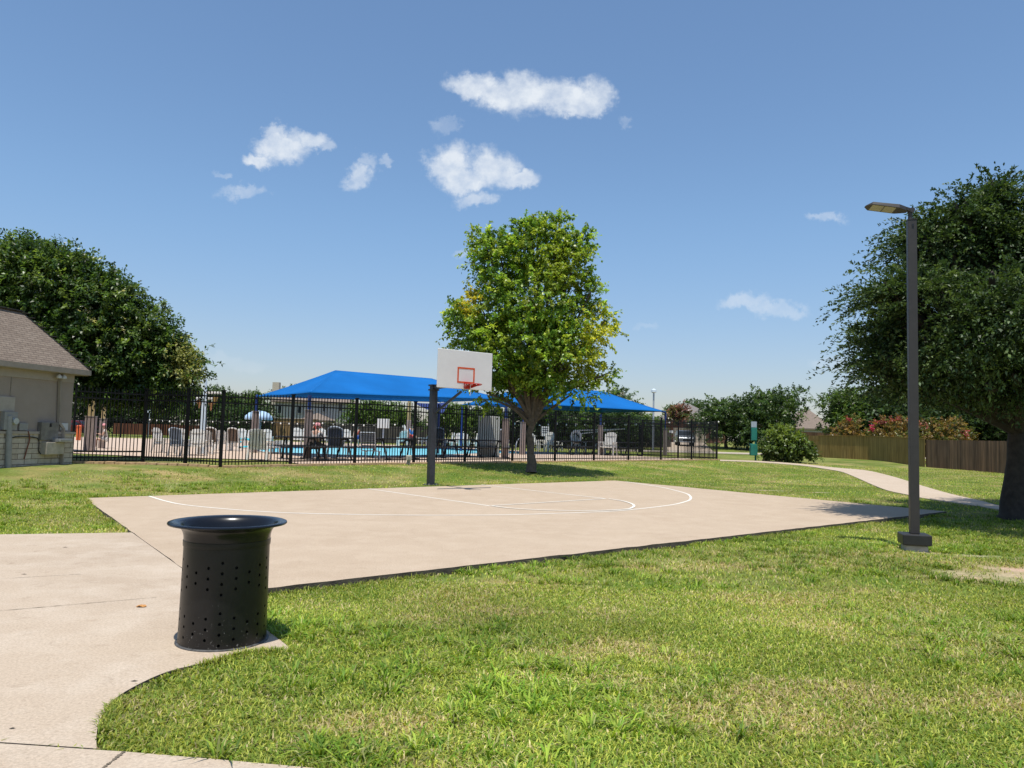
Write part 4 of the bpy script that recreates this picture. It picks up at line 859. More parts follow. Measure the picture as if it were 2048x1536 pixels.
kk = kn+np.array([.015, 0, .165]); b = MB(); b.tube([kk+np.array([0, -.05, 0]), kk+np.array([0, .05, 0])], .042, 14); b.beam(kk, kk+np.array([-.10, -.02, .02]), .07, .05); lw(b, 'knuckle', 'bronze', smooth=True)
# head: a tapered slab pointing left and a little towards the court
hx = unit(np.array([-.93, .18, .16])); hy = unit(np.cross([0, 0, 1], hx)); tilt = unit(np.array([0, .05, 1.0])); hy = unit(np.cross(tilt, hx)); hz = unit(np.cross(hx, hy)); h0 = kk+hx*.06
outl = [(0, -.05), (.05, -.085), (.16, -.15), (.58, -.15), (.66, -.03), (.66, .03), (.58, .15), (.16, .15), (.05, .085), (0, .05)]
b = MB(); k = len(outl); lo = [h0+hx*u+hy*v-hz*.030 for u, v in outl]; hi = [h0+hx*(u*.97+.005)+hy*v*.9+hz*(.032 if u < .3 else .018 if u < .6 else -.012) for u, v in outl]
b.add(lo+hi, [tuple(range(k))[::-1], tuple(range(k, 2*k))]+[(i, (i+1) % k, k+(i+1) % k, k+i) for i in range(k)])
hd = lw(b, 'lamp_head', 'bronze')
for u0, u1 in ((.20, .37), (.385, .565)):
    b = MB(); c = [h0+hx*u+hy*v-hz*.033 for u, v in [(u0, -.125), (u1, -.125), (u1, .125), (u0, .125)]]; b.add(c+[q+hz*.006 for q in c], [(0, 1, 2, 3), (7, 6, 5, 4), (0, 4, 5, 1), (1, 5, 6, 2), (2, 6, 7, 3), (3, 7, 4, 0)]); b.build('lens', 'led', hd, world=True)
q = at(1821, 450, lp[1]-.08); MB().box((lp[0]-.012, lp[1]-.068, ltop-.10), (.03, .012, .05), la).build('hand_hole', 'black', lamp, world=True)

# ------------------------------------------------------------------ pool house on the left
w0, w1 = at(0, 928, 20.0), at(137, 927, 22.3); wd_ = unit(np.array([w1[0]-w0[0], w1[1]-w0[1]])); wo = np.array([wd_[1], -wd_[0]])   # along / outward
if wo[0] < 0: wo = -wo
c1 = np.array([w1[0], w1[1]]); c0 = c1-wd_*9.0; DEP = 5.0; gz0 = .30; ez = 3.16
house = empty('pool_house', (c1[0], c1[1], gz0), 'tan stucco pool house with stone base and brown shingle roof at left', 'building')
hb = lambda mb_, name, m, parent=house, **k: mb_.build(name, m, parent, world=True, **k)
P2 = lambda s, d: c1-wd_*s+wo*d        # s back along the wall from the near corner, d outwards
def quadwall(pts, z0, z1, th=.0): return MB().prism(pts, z0, z1)
hb(quadwall([P2(0, 0), P2(9, 0), P2(9, -DEP), P2(0, -DEP)], gz0-.1, ez+.1), 'wall', 'stucco')
suv = lambda p: ((p[0]*wd_[0]+p[1]*wd_[1])+(p[0]*wo[0]+p[1]*wo[1])*.0+0, p[2])
def stone_uv(p):
    s = p[0]*wd_[0]+p[1]*wd_[1]; d = p[0]*wo[0]+p[1]*wo[1]; return (s+d, p[2])
WZ = at(100, 868, 21.6)[2]
st = hb(quadwall([P2(-.06, .06), P2(9, .06), P2(9, -DEP), P2(-.06, -DEP)], gz0-.15, WZ), 'stone_base', 'stone', uv=stone_uv)
MB().prism([P2(-.10, .10), P2(9, .10), P2(9, -DEP), P2(-.10, -DEP)], WZ, WZ+.07).build('ledge', 'trim', st, world=True)
OV = .31; rise_run = 1.31; top_z = 4.78
e_ = [P2(-OV, OV), P2(9+OV, OV), P2(9+OV, -DEP-OV), P2(-OV, -DEP-OV)]; tp_ = [P2(-OV+rise_run, OV-rise_run), P2(9+OV-rise_run, OV-rise_run), P2(9+OV-rise_run, -DEP-OV+rise_run), P2(-OV+rise_run, -DEP-OV+rise_run)]
b = MB(); b.add([(*p, ez+.03) for p in e_]+[(*p, top_z) for p in tp_], [(0, 1, 5, 4), (1, 2, 6, 5), (2, 3, 7, 6), (3, 0, 4, 7), (4, 5, 6, 7)])
def roof_uv(p):
    s = p[0]*wd_[0]+p[1]*wd_[1]; d = p[0]*wo[0]+p[1]*wo[1]; return (s, (p[2]-ez)*1.35)
rf = hb(b, 'roof', 'shingle', uv=roof_uv)
# raised hip and ridge shingle caps
b = MB(); hipa, hipb = np.array([*e_[0], ez+.04]), np.array([*tp_[0], top_z+.01]); r = np.random.default_rng(2); L_ = np.linalg.norm(hipb-hipa); nseg = int(L_/.18)
for i in range(nseg):
    p = hipa+(hipb-hipa)*(i+.5)/nseg; b.box(p+np.array([0, 0, .006+.006*r.random()]), (.24, .15, .016), math.atan2(hipb[1]-hipa[1], hipb[0]-hipa[0])+r.normal(0, .05))
q = np.array([*tp_[1], top_z]); p = np.array([*tp_[0], top_z]); b.beam(p, q, .2, .03)
b.build('hip_cap', mat('hip_shingle', (.045, .04, .036), .95, var=.3), rf, world=True)
hb(MB().prism(e_, ez-.12, ez+.028), 'fascia', 'gutter')
hb(MB().prism([P2(-OV+.04, OV-.04), P2(9, OV-.04), P2(9, -DEP), P2(-OV+.04, -DEP)], ez-.135, ez-.121), 'soffit', 'trim')
hb(MB().prism([P2(0.02, .03), P2(9, .03), P2(9, .0), P2(.02, 0)], ez-.36, ez-.136), 'frieze_board', 'trim')
# the corner post of trim on the wall, down-pipe, boxes, conduits; u = metres along the wall from the corner
def uw(px, py):     # metres along the wall and height of an image point on the wall plane
    d = ray(px, py); n3 = np.array([wo[0], wo[1], 0]); k = (np.array([c1[0], c1[1], 0])-np.array([0, 0, EYE]))@n3/(d@n3); q = np.array([0, 0, EYE])+d*k
    return -((q[:2]-c1)@wd_), q[2]
def wbox(name, px0, py0, px1, py1, depth, m, parent=house, bev=.01, off=0.0):
    s0, z1 = uw(px0, py0); s1, z0 = uw(px1, py1); s0, s1 = max(s0, s1), min(s0, s1); z0, z1 = min(z0, z1), max(z0, z1)
    return hb(MB().prism([P2(s1, off), P2(s0, off), P2(s0, off+depth), P2(s1, off+depth)], z0, z1), name, m, parent, bevel=bev)
s_, z_ = uw(114, 800); pts = [np.array([*P2(uw(118, 748)[0], .10), ez-.15]), np.array([*P2(uw(116, 765)[0], .06), ez-.32]), np.array([*P2(uw(113, 860)[0], .06), 1.62]), np.array([*P2(uw(118, 870)[0], .13), 1.45]), np.array([*P2(uw(116, 925)[0], .13), .42]), np.array([*P2(uw(121, 930)[0], .25), .34])]
b = MB()
for p, q in zip(pts, pts[1:]): b.beam(p, q, .075, .06)
hb(b, 'down_pipe', 'gutter')
mt = wbox('meter_box', 2, 823, 26, 860, .13, 'greybox', off=.0); s_, z_ = uw(20, 842)
MB().tube([np.array([*P2(s_, .13), z_]), np.array([*P2(s_, .21), z_])], .085, 20).build('meter_dial', mat('meter_glass', (.45, .46, .44), .2), mt, world=True, smooth=True)
wbox('service_panel', -4, 792, 26, 824, .05, mat('wall_colour_panel', (.36, .315, .27), .7))
wbox('junction_box', 36, 846, 52, 861, .06, 'greybox')
gb = wbox('utility_cabinet', 75, 844, 107, 880, .15, mat('weathered_cabinet', (.17, .155, .135), .7, var=.3, scale=6))
MB().box((*P2(uw(92, 850)[0], .155), uw(92, 850)[1]), (.05, .05, .10), math.atan2(wd_[1], wd_[0])).build('latch', 'black', gb, world=True)
wbox('drinking_fountain', 78, 884, 112, 908, .26, mat('fountain_pedestal', (.36, .32, .26), .6, var=.2), off=.0)
wbox('fountain_basin', 96, 877, 121, 883, .40, 'steel')
wbox('white_panel', 119, 846, 134, 861, .03, mat('white_plate', (.55, .55, .55), .5), off=.002)
hb(MB().tube([np.array([*P2(uw(9, 860)[0], .12), 1.75]), np.array([*P2(uw(9, 900)[0], .12), 1.0]), np.array([*P2(uw(9, 930)[0], .12), .25])], .075, 12), 'conduit', 'greybox', smooth=True)
hb(MB().tube(spline([np.array([*P2(uw(x, y)[0], .10), uw(x, y)[1]]) for x, y in [(50, 862), (53, 878), (47, 900), (42, 918)]], 4), .016, 8), 'red_hose', mat('red_hose', (.16, .05, .03), .7))
hb(MB().tube(spline([np.array([*P2(uw(x, y)[0], .09), uw(x, y)[1]]) for x, y in [(12, 877), (30, 873), (60, 874), (72, 880), (72, 900), (76, 908)]], 4), .013, 8), 'cable', 'black')
hb(MB().tube([np.array([*P2(uw(x, y)[0], .012), uw(x, y)[1]]) for x, y in [(24, 742), (20, 792)]], .012, 6), 'wall_conduit', 'gutter')
s_, z_ = uw(113, 754); fl_ = hb(MB().tube([np.array([*P2(s_, 0), z_+.02]), np.array([*P2(s_, .12), z_])], .03, 8), 'flood_light', 'greybox', smooth=True)
b = MB()
for ds in (-.09, .09): b.lathe([(.02, .1), (.07, .04), (.075, -.02), (.0, -.03)], 14, c=(*P2(s_+ds, .17), z_-.02))
b.build('lamp_cup', mat('flood_white', (.55, .52, .46), .4), fl_, world=True, smooth=True)

# ------------------------------------------------------------------ black fence round the pool
FH = 2.36; fgz = lambda p: float(height(p[0], p[1]))
def on_line(px, P0=FP0, P1=FP1):
    d = ray(px, 900)[:2]; A2 = np.column_stack([d, -(P1-P0)]); k = np.linalg.solve(A2, P0); return P0+(P1-P0)*k[1]
def fence_run(name, label, pts, Hh=FH, group=None, gate=False, pw_=.085, step=.105, top2=.36, picket=.022, fixed=None, ends=(True, True)):
    pts = [np.array(p[:2], float) for p in pts]; root = empty(name, (*pts[0], fgz(pts[0])), label, 'fence', group=group)
    for ip, p in enumerate(pts):
        if (ip == 0 and not ends[0]) or (ip == len(pts)-1 and not ends[1]): continue
        z = fgz(p); b = MB(); b.box((*p, z+Hh/2), (pw_, pw_, Hh+.02), math.atan2(*(pts[-1]-pts[0])[::-1])); b.box((*p, z+Hh+.025), (pw_+.03, pw_+.03, .03), math.atan2(*(pts[-1]-pts[0])[::-1])); b.build('post', 'fence_black', root, world=True)
    for p, q in zip(pts, pts[1:]):
        d = (q-p)/np.linalg.norm(q-p); a = p+d*(pw_/2); e = q-d*(pw_/2); za, ze = fgz(p), fgz(q)
        for hh in (Hh-.17, Hh-top2, .16): MB().beam((*a, za+hh), (*e, ze+hh), .038, .042).build('rail', 'fence_black', root, world=True)
        n = fixed or max(2, int(np.linalg.norm(e-a)/step)); b = MB()
        for i in range(1, n):
            c = a+(e-a)*i/n; z = za+(ze-za)*i/n; b.box((*c, z+.06+(Hh-.08)/2), (picket, picket, Hh-.08), math.atan2(d[1], d[0]))
        b.build('picket_panel', 'fence_black', root, world=True)
    return root
long_pts = [FP0]+[on_line(x) for x in (582, 710, 828, 930, 1025, 1110, 1188, 1257, 1322, 1383)]+[FP1]
fence_run('iron_fence', 'long black iron picket fence with heavy posts along the pool front', long_pts, fixed=21)
fa_ = [G(285, 925)[:2], G(370, 930)[:2], FP0-unit(FP0-G(370, 930)[:2])*.06]
lf_pts = [G(285, 924)[:2], G(370, 928.5)[:2], FP0-(FP0-G(370, 928.5)[:2])*.02]
fence_run('iron_fence', 'short black picket fence bay left of the fence corner', lf_pts[:3], ends=(True, False))
gt = fence_run('iron_gate', 'wide black picket gate with low rails standing in for tree shade beside the pool house', [G(143, 925)[:2], lf_pts[0]-(lf_pts[0]-G(143, 925)[:2])*.03], pw_=.05, ends=(True, False))
g0, g1 = G(143, 925)[:2], lf_pts[0]
gt['category'] = 'gate'
for hh in (.04, .34): MB().beam((*(g0+(g1-g0)*.02), fgz(g0)+hh), (*(g0+(g1-g0)*.97), fgz(g1)+hh), .03, .05).build('shade_rail', 'fence_black', gt, world=True)  # black bars added in place of tree shade stripes low at the gate
rfin = fin
side = [FP1+rfin*2.7, FP1+rfin*5.4, np.array([9.6, 54.5]), np.array([10.4, 59.0]), np.array([11.0, 64.4])]
fence_run('iron_fence', 'black picket fence running back from the right fence corner', [FP1+rfin*.05]+side, ends=(False, True))
back = [np.array([-44+4.2*i, 68.5+.12*i]) for i in range(11)]+[np.array([1.5+3.2*i, 68-1.0*i]) for i in range(4)]
fence_run('iron_fence', 'distant black picket fence on the far side of the pool', back, 1.9, step=.16, picket=.03)
# tan stone edging at the foot of the fence
M['edging'] = mat('edging_stone', (.50, .33, .18), .9, var=.3, scale=9, bump=.6)
def edging(name, label, p, q, n, off_):
    b = MB(); r = np.random.default_rng(3); d = (q-p)/np.linalg.norm(q-p); nn = np.array([-d[1], d[0]]); 
    for i in range(n):
        c = p+(q-p)*(i+.5)/n+nn*(off_+r.normal(0, .012)); z = fgz(c); b.box((*c, z+.01), (np.linalg.norm(q-p)/n*r.uniform(.8, .99), .24+r.normal(0, .02), .11+r.normal(0, .015)), math.atan2(d[1], d[0])+r.normal(0, .03))
    o = b.build(name, 'edging'); return tag(o, label, 'edging')
edging('stone_edging', 'low tan stone edging along the foot of the long fence', FP0, FP1, 60, -.10)
edging('stone_edging', 'low tan stone edging under the gate and the left fence bay', G(150, 926)[:2], FP0, 14, -.10)

# ------------------------------------------------------------------ shade canopies
def canopy(name, label, FL, FR, depth_v, ez_, rz2, inset, posts, m='blue', postm='blue_post', sag=.22, pad=True, flz=None):
    FL, FR = np.array(FL, float), np.array(FR, float); BL, BR = FL+depth_v, FR+depth_v; eL, eR = ez_ if hasattr(ez_, '__len__') else (ez_, ez_)
    root = empty(name, (*FL, fgz(FL)), label, 'canopy'); e = (FR-FL)/np.linalg.norm(FR-FL)
    C1 = (FL+BL)/2+e*inset; C2 = (FR+BR)/2-e*inset
    def crv(a, za, b_, zb, n=14, s=sag):   # hanging hem between two corners: it curves inwards and down
        out_ = []; mid_c = (FL+FR+BL+BR)/4; L = np.linalg.norm(b_-a)
        for i in range(n+1):
            t = i/n; p = a+(b_-a)*t; inn = mid_c-p; inn = inn/np.linalg.norm(inn); k = 4*t*(1-t)*s
            out_.append(np.array([*(p+inn*k*.55), za+(zb-za)*t-k*.02]))
        return out_
    R1, R2 = np.array([*C1, rz2]), np.array([*C2, rz2]); b = MB()
    def panel(edge, ridge):
        n = len(edge); rows = 8; g = []
        for r_i in range(rows+1):
            t = r_i/rows; g += [edge[i]*(1-t)+ridge[i]*t-np.array([0, 0, .10*4*t*(1-t)*(.4+.6*4*(i/(n-1))*(1-i/(n-1)))]) for i in range(n)]
        fs = [(r_i*n+i, r_i*n+i+1, (r_i+1)*n+i+1, (r_i+1)*n+i) for r_i in range(rows) for i in range(n-1)]; b.add(g, fs)
    n = 14; rl = [R1+(R2-R1)*t for t in np.linspace(0, 1, n+1)]
    fe = crv(FL, eL, FR, eR); panel(fe, rl); be = crv(BR, eR, BL, eL); panel(be, rl[::-1])
    panel(crv(BL, eL, FL, eL), [R1]*(n+1)); panel(crv(FR, eR, BR, eR), [R2]*(n+1))
    fab = b.build('fabric', m, root, smooth=True, world=True)
    so = fab.modifiers.new('thickness', 'SOLIDIFY'); so.thickness = .012
    hem = MB()
    for ed in (fe, be, crv(BL, eL, FL, eL), crv(FR, eR, BR, eR)): hem.tube(ed, .03, 6)
    hem.build('hem', m, fab, world=True)
    for (p, zt, lean) in posts(FL, FR, BL, BR, eL, eR):
        z = fgz(p) if not in_deck(p) else DZ; q = np.array([*p, z]); top = np.array([*p, zt]); b = MB(); pts = [q, q+np.array([0, 0, (zt-z)*.8]), top-np.array([0, 0, .12])]
        if lean is not None: dv = np.array([*lean, 0]); pts += [top+dv*.10-np.array([0, 0, .02]), top+dv*.5]
        b.tube(pts, .075, 10); po = b.build('post', postm, root, smooth=True, world=True)
        if pad and not (abs(p-BR).sum() < 1e-6 or (abs(p-BL).sum() < 1e-6 and inset > 3)): MB().box((*p, z+.98), (.27, .27, 1.96), math.atan2(e[1], e[0])).build('pad', 'sleeve', po, world=True, bevel=.03); MB().box((*p, z+1.975), (.30, .30, .03), math.atan2(e[1], e[0])).build('pad_cap', 'trim', po, world=True)
    return root, (C1, C2, FL, FR, BL, BR)
def in_deck(p): return bool(in_poly(np.array([p[0]]), np.array([p[1]]), [tuple(q) for q in deck_outer])[0])
a1 = at(620, 785, 31.0); a2 = at(1013, 799, 38.0); bvec = np.array([-3.9, 5.0]); lean_in = unit(np.array([.3, .9]))
canopy('shade_canopy', 'large blue hip shaped fabric canopy over the picnic tables left of the hoop', a1[:2], a2[:2], bvec, (a1[2], a2[2]), 4.42, 2.6,
       lambda FL, FR, BL, BR, eL, eR: [(FL, eL+.02, None), (BL, eL+.02, unit(BL-FL)*-.2+.0), (FR, eR, None), (BR, eR, None)])
a3 = at(1047, 806, 46.0); a4 = at(1331, 823, 55.0)
canopy('shade_canopy', 'blue hip shaped fabric canopy right of the maple with a curved corner post', a3[:2], a4[:2], np.array([-4.1, 5.2]), (a3[2], a4[2]), 5.02, 3.3,
       lambda FL, FR, BL, BR, eL, eR: [(FL, eL, None), ((FL+FR)/2-.0, eL-.35, None), (FR, eR-.02, unit(FL-FR)*.8), (BL, eL, None), (BR, eR, None)])
# small far sail and its tan posts, tan canopy posts beside the pool house
def pole(name, label, cat, px, base_py, top_py, Y, rad, m, z0=None):
    p = at(px, base_py, Y); z = fgz(p) if z0 is None else z0; zt = at(px, top_py, Y)[2]; r_ = empty(name, (p[0], Y, z), label, cat)
    MB().tube([(0, 0, 0), (0, 0, zt-z)], rad, 12).build('pole', m, r_, smooth=True); return r_, np.array([p[0], Y, zt])
s1, t1 = pole('sail_post', 'tan sail post standing beyond the pool just left of the hoop post', 'post', 816, 893, 800, 64, .15, 'tan_post', DZ); s2, t2 = pole('sail_post', 'tan sail post mostly hidden by the hoop post', 'post', 862, 893, 822, 66, .11, 'tan_post', DZ)
MB().box((0, 0, 1.1), (.42, .42, 2.2)).build('pad', 'sleeve', s1, bevel=.03)
b = MB(); p1_, p2_, p3_ = at(828, 805, 60), at(900, 803, 72), at(885, 828, 62); g = []
for i in range(9):
    for jx in range(9):
        u, v = i/8, jx/8; q = p1_*(1-u)+(p2_*(1-v)+p3_*v)*u; g.append(q-np.array([0, 0, .4*u*(1-u)*4*.3]))
b.add(g, [(i*9+k, i*9+k+1, (i+1)*9+k+1, (i+1)*9+k) for i in range(8) for k in range(8)]); o = b.build('shade_sail', mat('navy_sail', (.012, .03, .15), .8)); o.modifiers.new('t', 'SOLIDIFY').thickness = .012; tag(o, 'small navy triangular shade sail hanging left of the hoop post', 'shade sail')
def tan_support(label, px, base_py, pad_top, w_, Y):
    p = G(px, base_py, None); p = at(px, base_py, Y); z = fgz(p); r_ = empty('canopy_column', (p[0], Y, z), label, 'post'); zt = at(px, pad_top, Y)[2]-z
    MB().box((0, 0, 2.1), (w_*.62, w_*.62, 4.4), .3).build('shaft', 'tan_post', r_); MB().box((0, 0, zt/2), (w_, w_, zt), .3).build('pad', 'sleeve', r_, bevel=.03); MB().box((0, 0, zt+.012), (w_+.03, w_+.03, .025), .3).build('pad_cap', 'trim', r_)
    return p
tan_support('tan column with a tall grey brown pad, nearest the pool house', 178, 906, 833, .41, 33.0); tan_support('slimmer tan column with a grey brown pad, right of the other tan column', 203, 898, 838, .28, 36.5)
b = MB(); q0, q1, q2, q3 = at(146, 744, 31), at(172, 786, 32), at(100, 790, 30), at(60, 735, 36); nn_ = 6
b.add([q0, q1, q2, q3], [(0, 1, 2, 3)]); o = b.build('shade_sail', 'blue'); o.modifiers.new('t', 'SOLIDIFY').thickness = .012; tag(o, 'blue shade cloth edge showing between the pool house and the flowering tree', 'shade sail')

# ------------------------------------------------------------------ pool furniture
def make_chair(name='pool_chair'):      # resin chair with a tall rounded slatted back; front faces -Y
    t = empty(name, (0, 0, 0), 'x', 'chair')
    b = MB(); nsl = 7; W = .56
    for i in range(nsl):
        u = (i+.5)/nsl*2-1; h = .66*math.sqrt(max(0, 1-.28*u*u*u*u-.12*u*u)); x = u*W/2; yb = .20+.03*(1-u*u)
        b.beam((x, yb, .36), (x*.96, yb+.20*h/.66*1.05, .36+h), W/nsl*.86, .022, up=(0, -1, .3))
    b.beam((-W/2+.02, .235, .48), (W/2-.02, .235, .48), .05, .02); b.beam((-W/2+.03, .37, .86), (W/2-.03, .37, .86), .06, .02)
    b.build('backrest', 'white', t)
    b = MB()
    for i in range(6): yy = -.30+i*.10; b.box((0, yy, .36+.02*(i-2.5)*-.4), (W, .085, .025))
    b.build('seat', 'white', t)
    for s in (-1, 1):
        MB().box((s*.31, -.06, .58), (.085, .60, .03)).build('armrest', 'white', t)
        MB().beam((s*.31, -.30, 0), (s*.31, -.28, .57), .06, .05).build('leg', 'white', t)
        MB().beam((s*.31, .34, 0), (s*.30, .16, .57), .06, .05).build('leg', 'white', t)
    return t
def make_sling(name, mesh_m, frame_m):
    t = empty(name, (0, 0, 0), 'x', 'chair')
    b = MB(); pts = [(math.cos(a)*.25, .30+.12*max(0, math.sin(a)), .42+.0+(.55+.12*math.sin(a)) if 0 <= a <= math.pi else .42) for a in np.linspace(0, math.pi, 11)]
    b.tube([(.25, .16, .40)]+pts+[(-.25, .16, .40)], .03, 6); b.build('back_frame', frame_m, t)
    b = MB(); b.beam((0, .17, .44), (0, .31, 1.04), .44, .015, up=(0, -1, .2)); b.build('back_sling', mesh_m, t)
    MB().box((0, -.08, .40), (.50, .50, .02)).build('seat', mesh_m, t); b = MB()
    for s in (-1, 1): b.beam((s*.26, -.33, .40), (s*.26, .18, .40), .04, .04)
    b.build('seat_frame', frame_m, t)
    for s in (-1, 1):
        MB().box((s*.29, -.05, .62), (.05, .52, .025)).build('armrest', frame_m, t)
        MB().beam((s*.28, -.28, 0), (s*.28, -.26, .61), .035, .035).build('leg', frame_m, t); MB().beam((s*.28, .28, 0), (s*.28, .14, .61), .035, .035).build('leg', frame_m, t)
    return t
def make_strap(name):
    t = empty(name, (0, 0, 0), 'x', 'chair'); b = MB()
    for i in range(7): z = .46+i*.085; b.box((0, .20+i*.033, z), (.52, .012, .052))
    b.build('back_straps', mat('grey_strap', (.20, .21, .23), .6), t); b = MB()
    for s in (-1, 1): b.tube([(s*.28, -.75, .30), (s*.28, .16, .36), (s*.28, .42, 1.06)], .022, 6)
    b.tube([(-.28, .42, 1.06), (.28, .42, 1.06)], .022, 6); b.build('frame', 'greyframe', t); b = MB()
    for i in range(9): b.box((0, -.70+i*.10, .31+i*.006), (.52, .065, .012))
    b.build('seat_straps', bpy.data.materials['grey_strap'], t)
    for s in (-1, 1):
        for yy in (-.62, .10): MB().beam((s*.28, yy, 0), (s*.28, yy, .32), .04, .05).build('leg', 'greyframe', t)
    return t
def make_chaise(name):
    t = empty(name, (0, 0, 0), 'x', 'lounger'); b = MB()
    for i in range(9): b.box((0, -.85+i*.13, .32), (.60, .11, .03))
    b.build('seat', 'white', t); b = MB()
    for i in range(5): b.box((0, .36+i*.11, .36+i*.05), (.60, .10, .03))
    b.build('backrest', 'white', t); b = MB()
    for s in (-1, 1): b.beam((s*.31, -.92, .30), (s*.31, .42, .30), .05, .07)
    b.build('frame', 'white', t)
    for s in (-1, 1):
        for yy in (-.75, .35): MB().beam((s*.30, yy, 0), (s*.30, yy, .30), .06, .06).build('leg', 'white', t)
    return t
PC, PB, PG, PS, PL = make_chair(), make_sling('mesh_chair', 'brownmesh', 'white'), make_sling('sling_chair', 'greysling', 'greyframe'), make_strap('strap_lounge_chair'), make_chaise('sun_lounger')
usedc = set()
def put(Pz, px, base_py, rz, label, group=None, sc=1.0, Y=None):
    o = Pz if Pz.name not in usedc else copy_tree(Pz); usedc.add(Pz.name)
    p = G(px, base_py, DZ) if Y is None else at(px, base_py, Y); p[2] = DZ
    return place(o, p, R_(rz), label, group, sc)
gA, gB, gC_ = 'white chairs on the near pool deck', 'white chairs on the far pool deck', 'white chairs under the canopies'
put(PC, 326, 905, 75, 'white chair seen side on, alone between the gate post and the next post', gA, 1.05)
put(PG, 357, 912, 60, 'dark grey sling chair in tree shade left of the thick fence post', None, 1.0)
put(PC, 376, 909, 70, 'white chair in shade directly behind the thick fence post', gA, 1.05)
put(PC, 393, 911, 25, 'white slatted chair turned towards the thick fence post, left of the spray post', gA, 1.05)
put(PC, 409, 908, 200, 'white chair at the foot of the white spray post', gA, 1.0)
put(PB, 424, 905, 180, 'white chair with a brown mesh back just right of the spray post', None, 1.05)
put(PC, 446, 901, 180, 'white chair half hidden by the fence corner post', gA, 1.0)
put(PB, 468, 902, 180, 'white chair with a brown mesh back and turquoise towel right of the corner post', None, 1.05)
put(PC, 479, 893, 10, 'white chair just left of the mushroom fountain stem', gB, 1.1)
put(PC, 502, 893, 10, 'white chair at the foot of the mushroom fountain stem', gB, 1.1)
put(PC, 533, 893, 20, 'white chair right of the mushroom fountain, beside the pad of the rear canopy post', gB, 1.1)
put(PC, 518, 919, 185, 'large white chair seen from behind close to the fence', gA, 1.12)
for x, y, l_ in [(547, 907, 'left white flat lounger beside the large white chair'), (560, 905, 'middle white flat lounger beyond the large white chair'), (572, 904, 'right white flat lounger by the thin pool edge')]: put(PL, x, y, 15, l_, 'white flat loungers', 1.0)
for x, l_ in [(592, 'white chair across the pool, leftmost in the row under the left canopy'), (612, 'white chair across the pool behind the front canopy post pad'), (641, 'white chair across the pool just right of the front canopy post'), (667, 'white chair across the pool behind the grey sling chair'), (692, 'white chair across the pool nearest the child in red')]: put(PC, x, 891.5, 15, l_, gB, 1.25)
put(PG, 674, 917, 175, 'grey sling chair in canopy shade between two fence posts', None, 1.2)
put(PS, 738, 919, 178, 'grey strap lounge chair seen from behind in the canopy shade', None, 1.05)
put(PC, 805, 893, 200, 'white chair beyond the pool beneath the pool lift', gB, 1.25)
for x, l_, a in [(848, 'white chair beyond the pool left of the hoop post, left one of two', -60), (857, 'white chair beyond the pool touching the hoop post, right one of two', -60)]: put(PC, x, 893.5, a, l_, gB, 1.25)
for x, y, l_, a in [(880, 893, 'white chair beyond the pool immediately right of the hoop post', 20), (895, 896, 'white chair second right of the hoop post beyond the pool', -70), (906, 896, 'white chair third right of the hoop post beyond the pool', -50), (915, 897, 'white chair fourth right of the hoop post beyond the pool', -30), (923, 897, 'white chair left of the fence post that stands before the white truck', -20), (951, 898, 'white chair just left of the pale cabinet', -40)]: put(PC, x, y, a, l_, gB, 1.2)
put(PG, 876, 909, 180, 'dark sling chair in shade right of the hoop post', None, 1.35)
put(PG, 1004, 909, 180, 'dark sling chair in shade right of the pale cabinet', None, 1.35)
for x, y, l_, a, s in [(1076, 900, 'white chair just right of the maple trunk', 60, 1.3), (1092, 903, 'white tall backed chair second right of the maple trunk', -35, 1.45), (1104, 901, 'white chair third right of the maple trunk behind a fence post', 60, 1.25), (1113, 901, 'white chair fourth right of the maple trunk', 70, 1.25), (1156, 905, 'white chair directly below the life ring', 30, 1.3), (1199, 907, 'bluish chair seen edge on beside the right canopy mid post', 80, 1.35), (1216, 911, 'large chair in blue shade left of a picnic table under the right canopy', -25, 1.5)]: put(PC, x, y, a, l_, gC_, s)
def towel(px, py, label, m, sx=.5, sy=.7, z=DZ+.42):
    p = G(px, py, DZ); b = MB(); g = []; r = np.random.default_rng(int(px))
    for i in range(7):
        for jx in range(7): u, v = i/6-.5, jx/6-.5; g.append((u*sx, v*sy, .03+.05*math.sin(6*u+2)*math.cos(5*v)-.20*max(0, abs(u)*2-.7)))
    b.add(g, [(i*7+k, i*7+k+1, (i+1)*7+k+1, (i+1)*7+k) for i in range(6) for k in range(6)]); o = b.build('towel', m, smooth=True); o.modifiers.new('t', 'SOLIDIFY').thickness = .02; o.location = (p[0], p[1], z); tag(o, label, 'towel', 'towels'); return o
towel(467, 900, 'turquoise towel on the seat of the brown mesh chair', 'turq', .6, .6); towel(482, 893, 'turquoise towel over the chair left of the mushroom fountain', 'turq', .9, .6, DZ+.45); towel(496, 897, 'turquoise towel on the ground by the mushroom fountain', 'turq', 1.0, .6, DZ+.06)

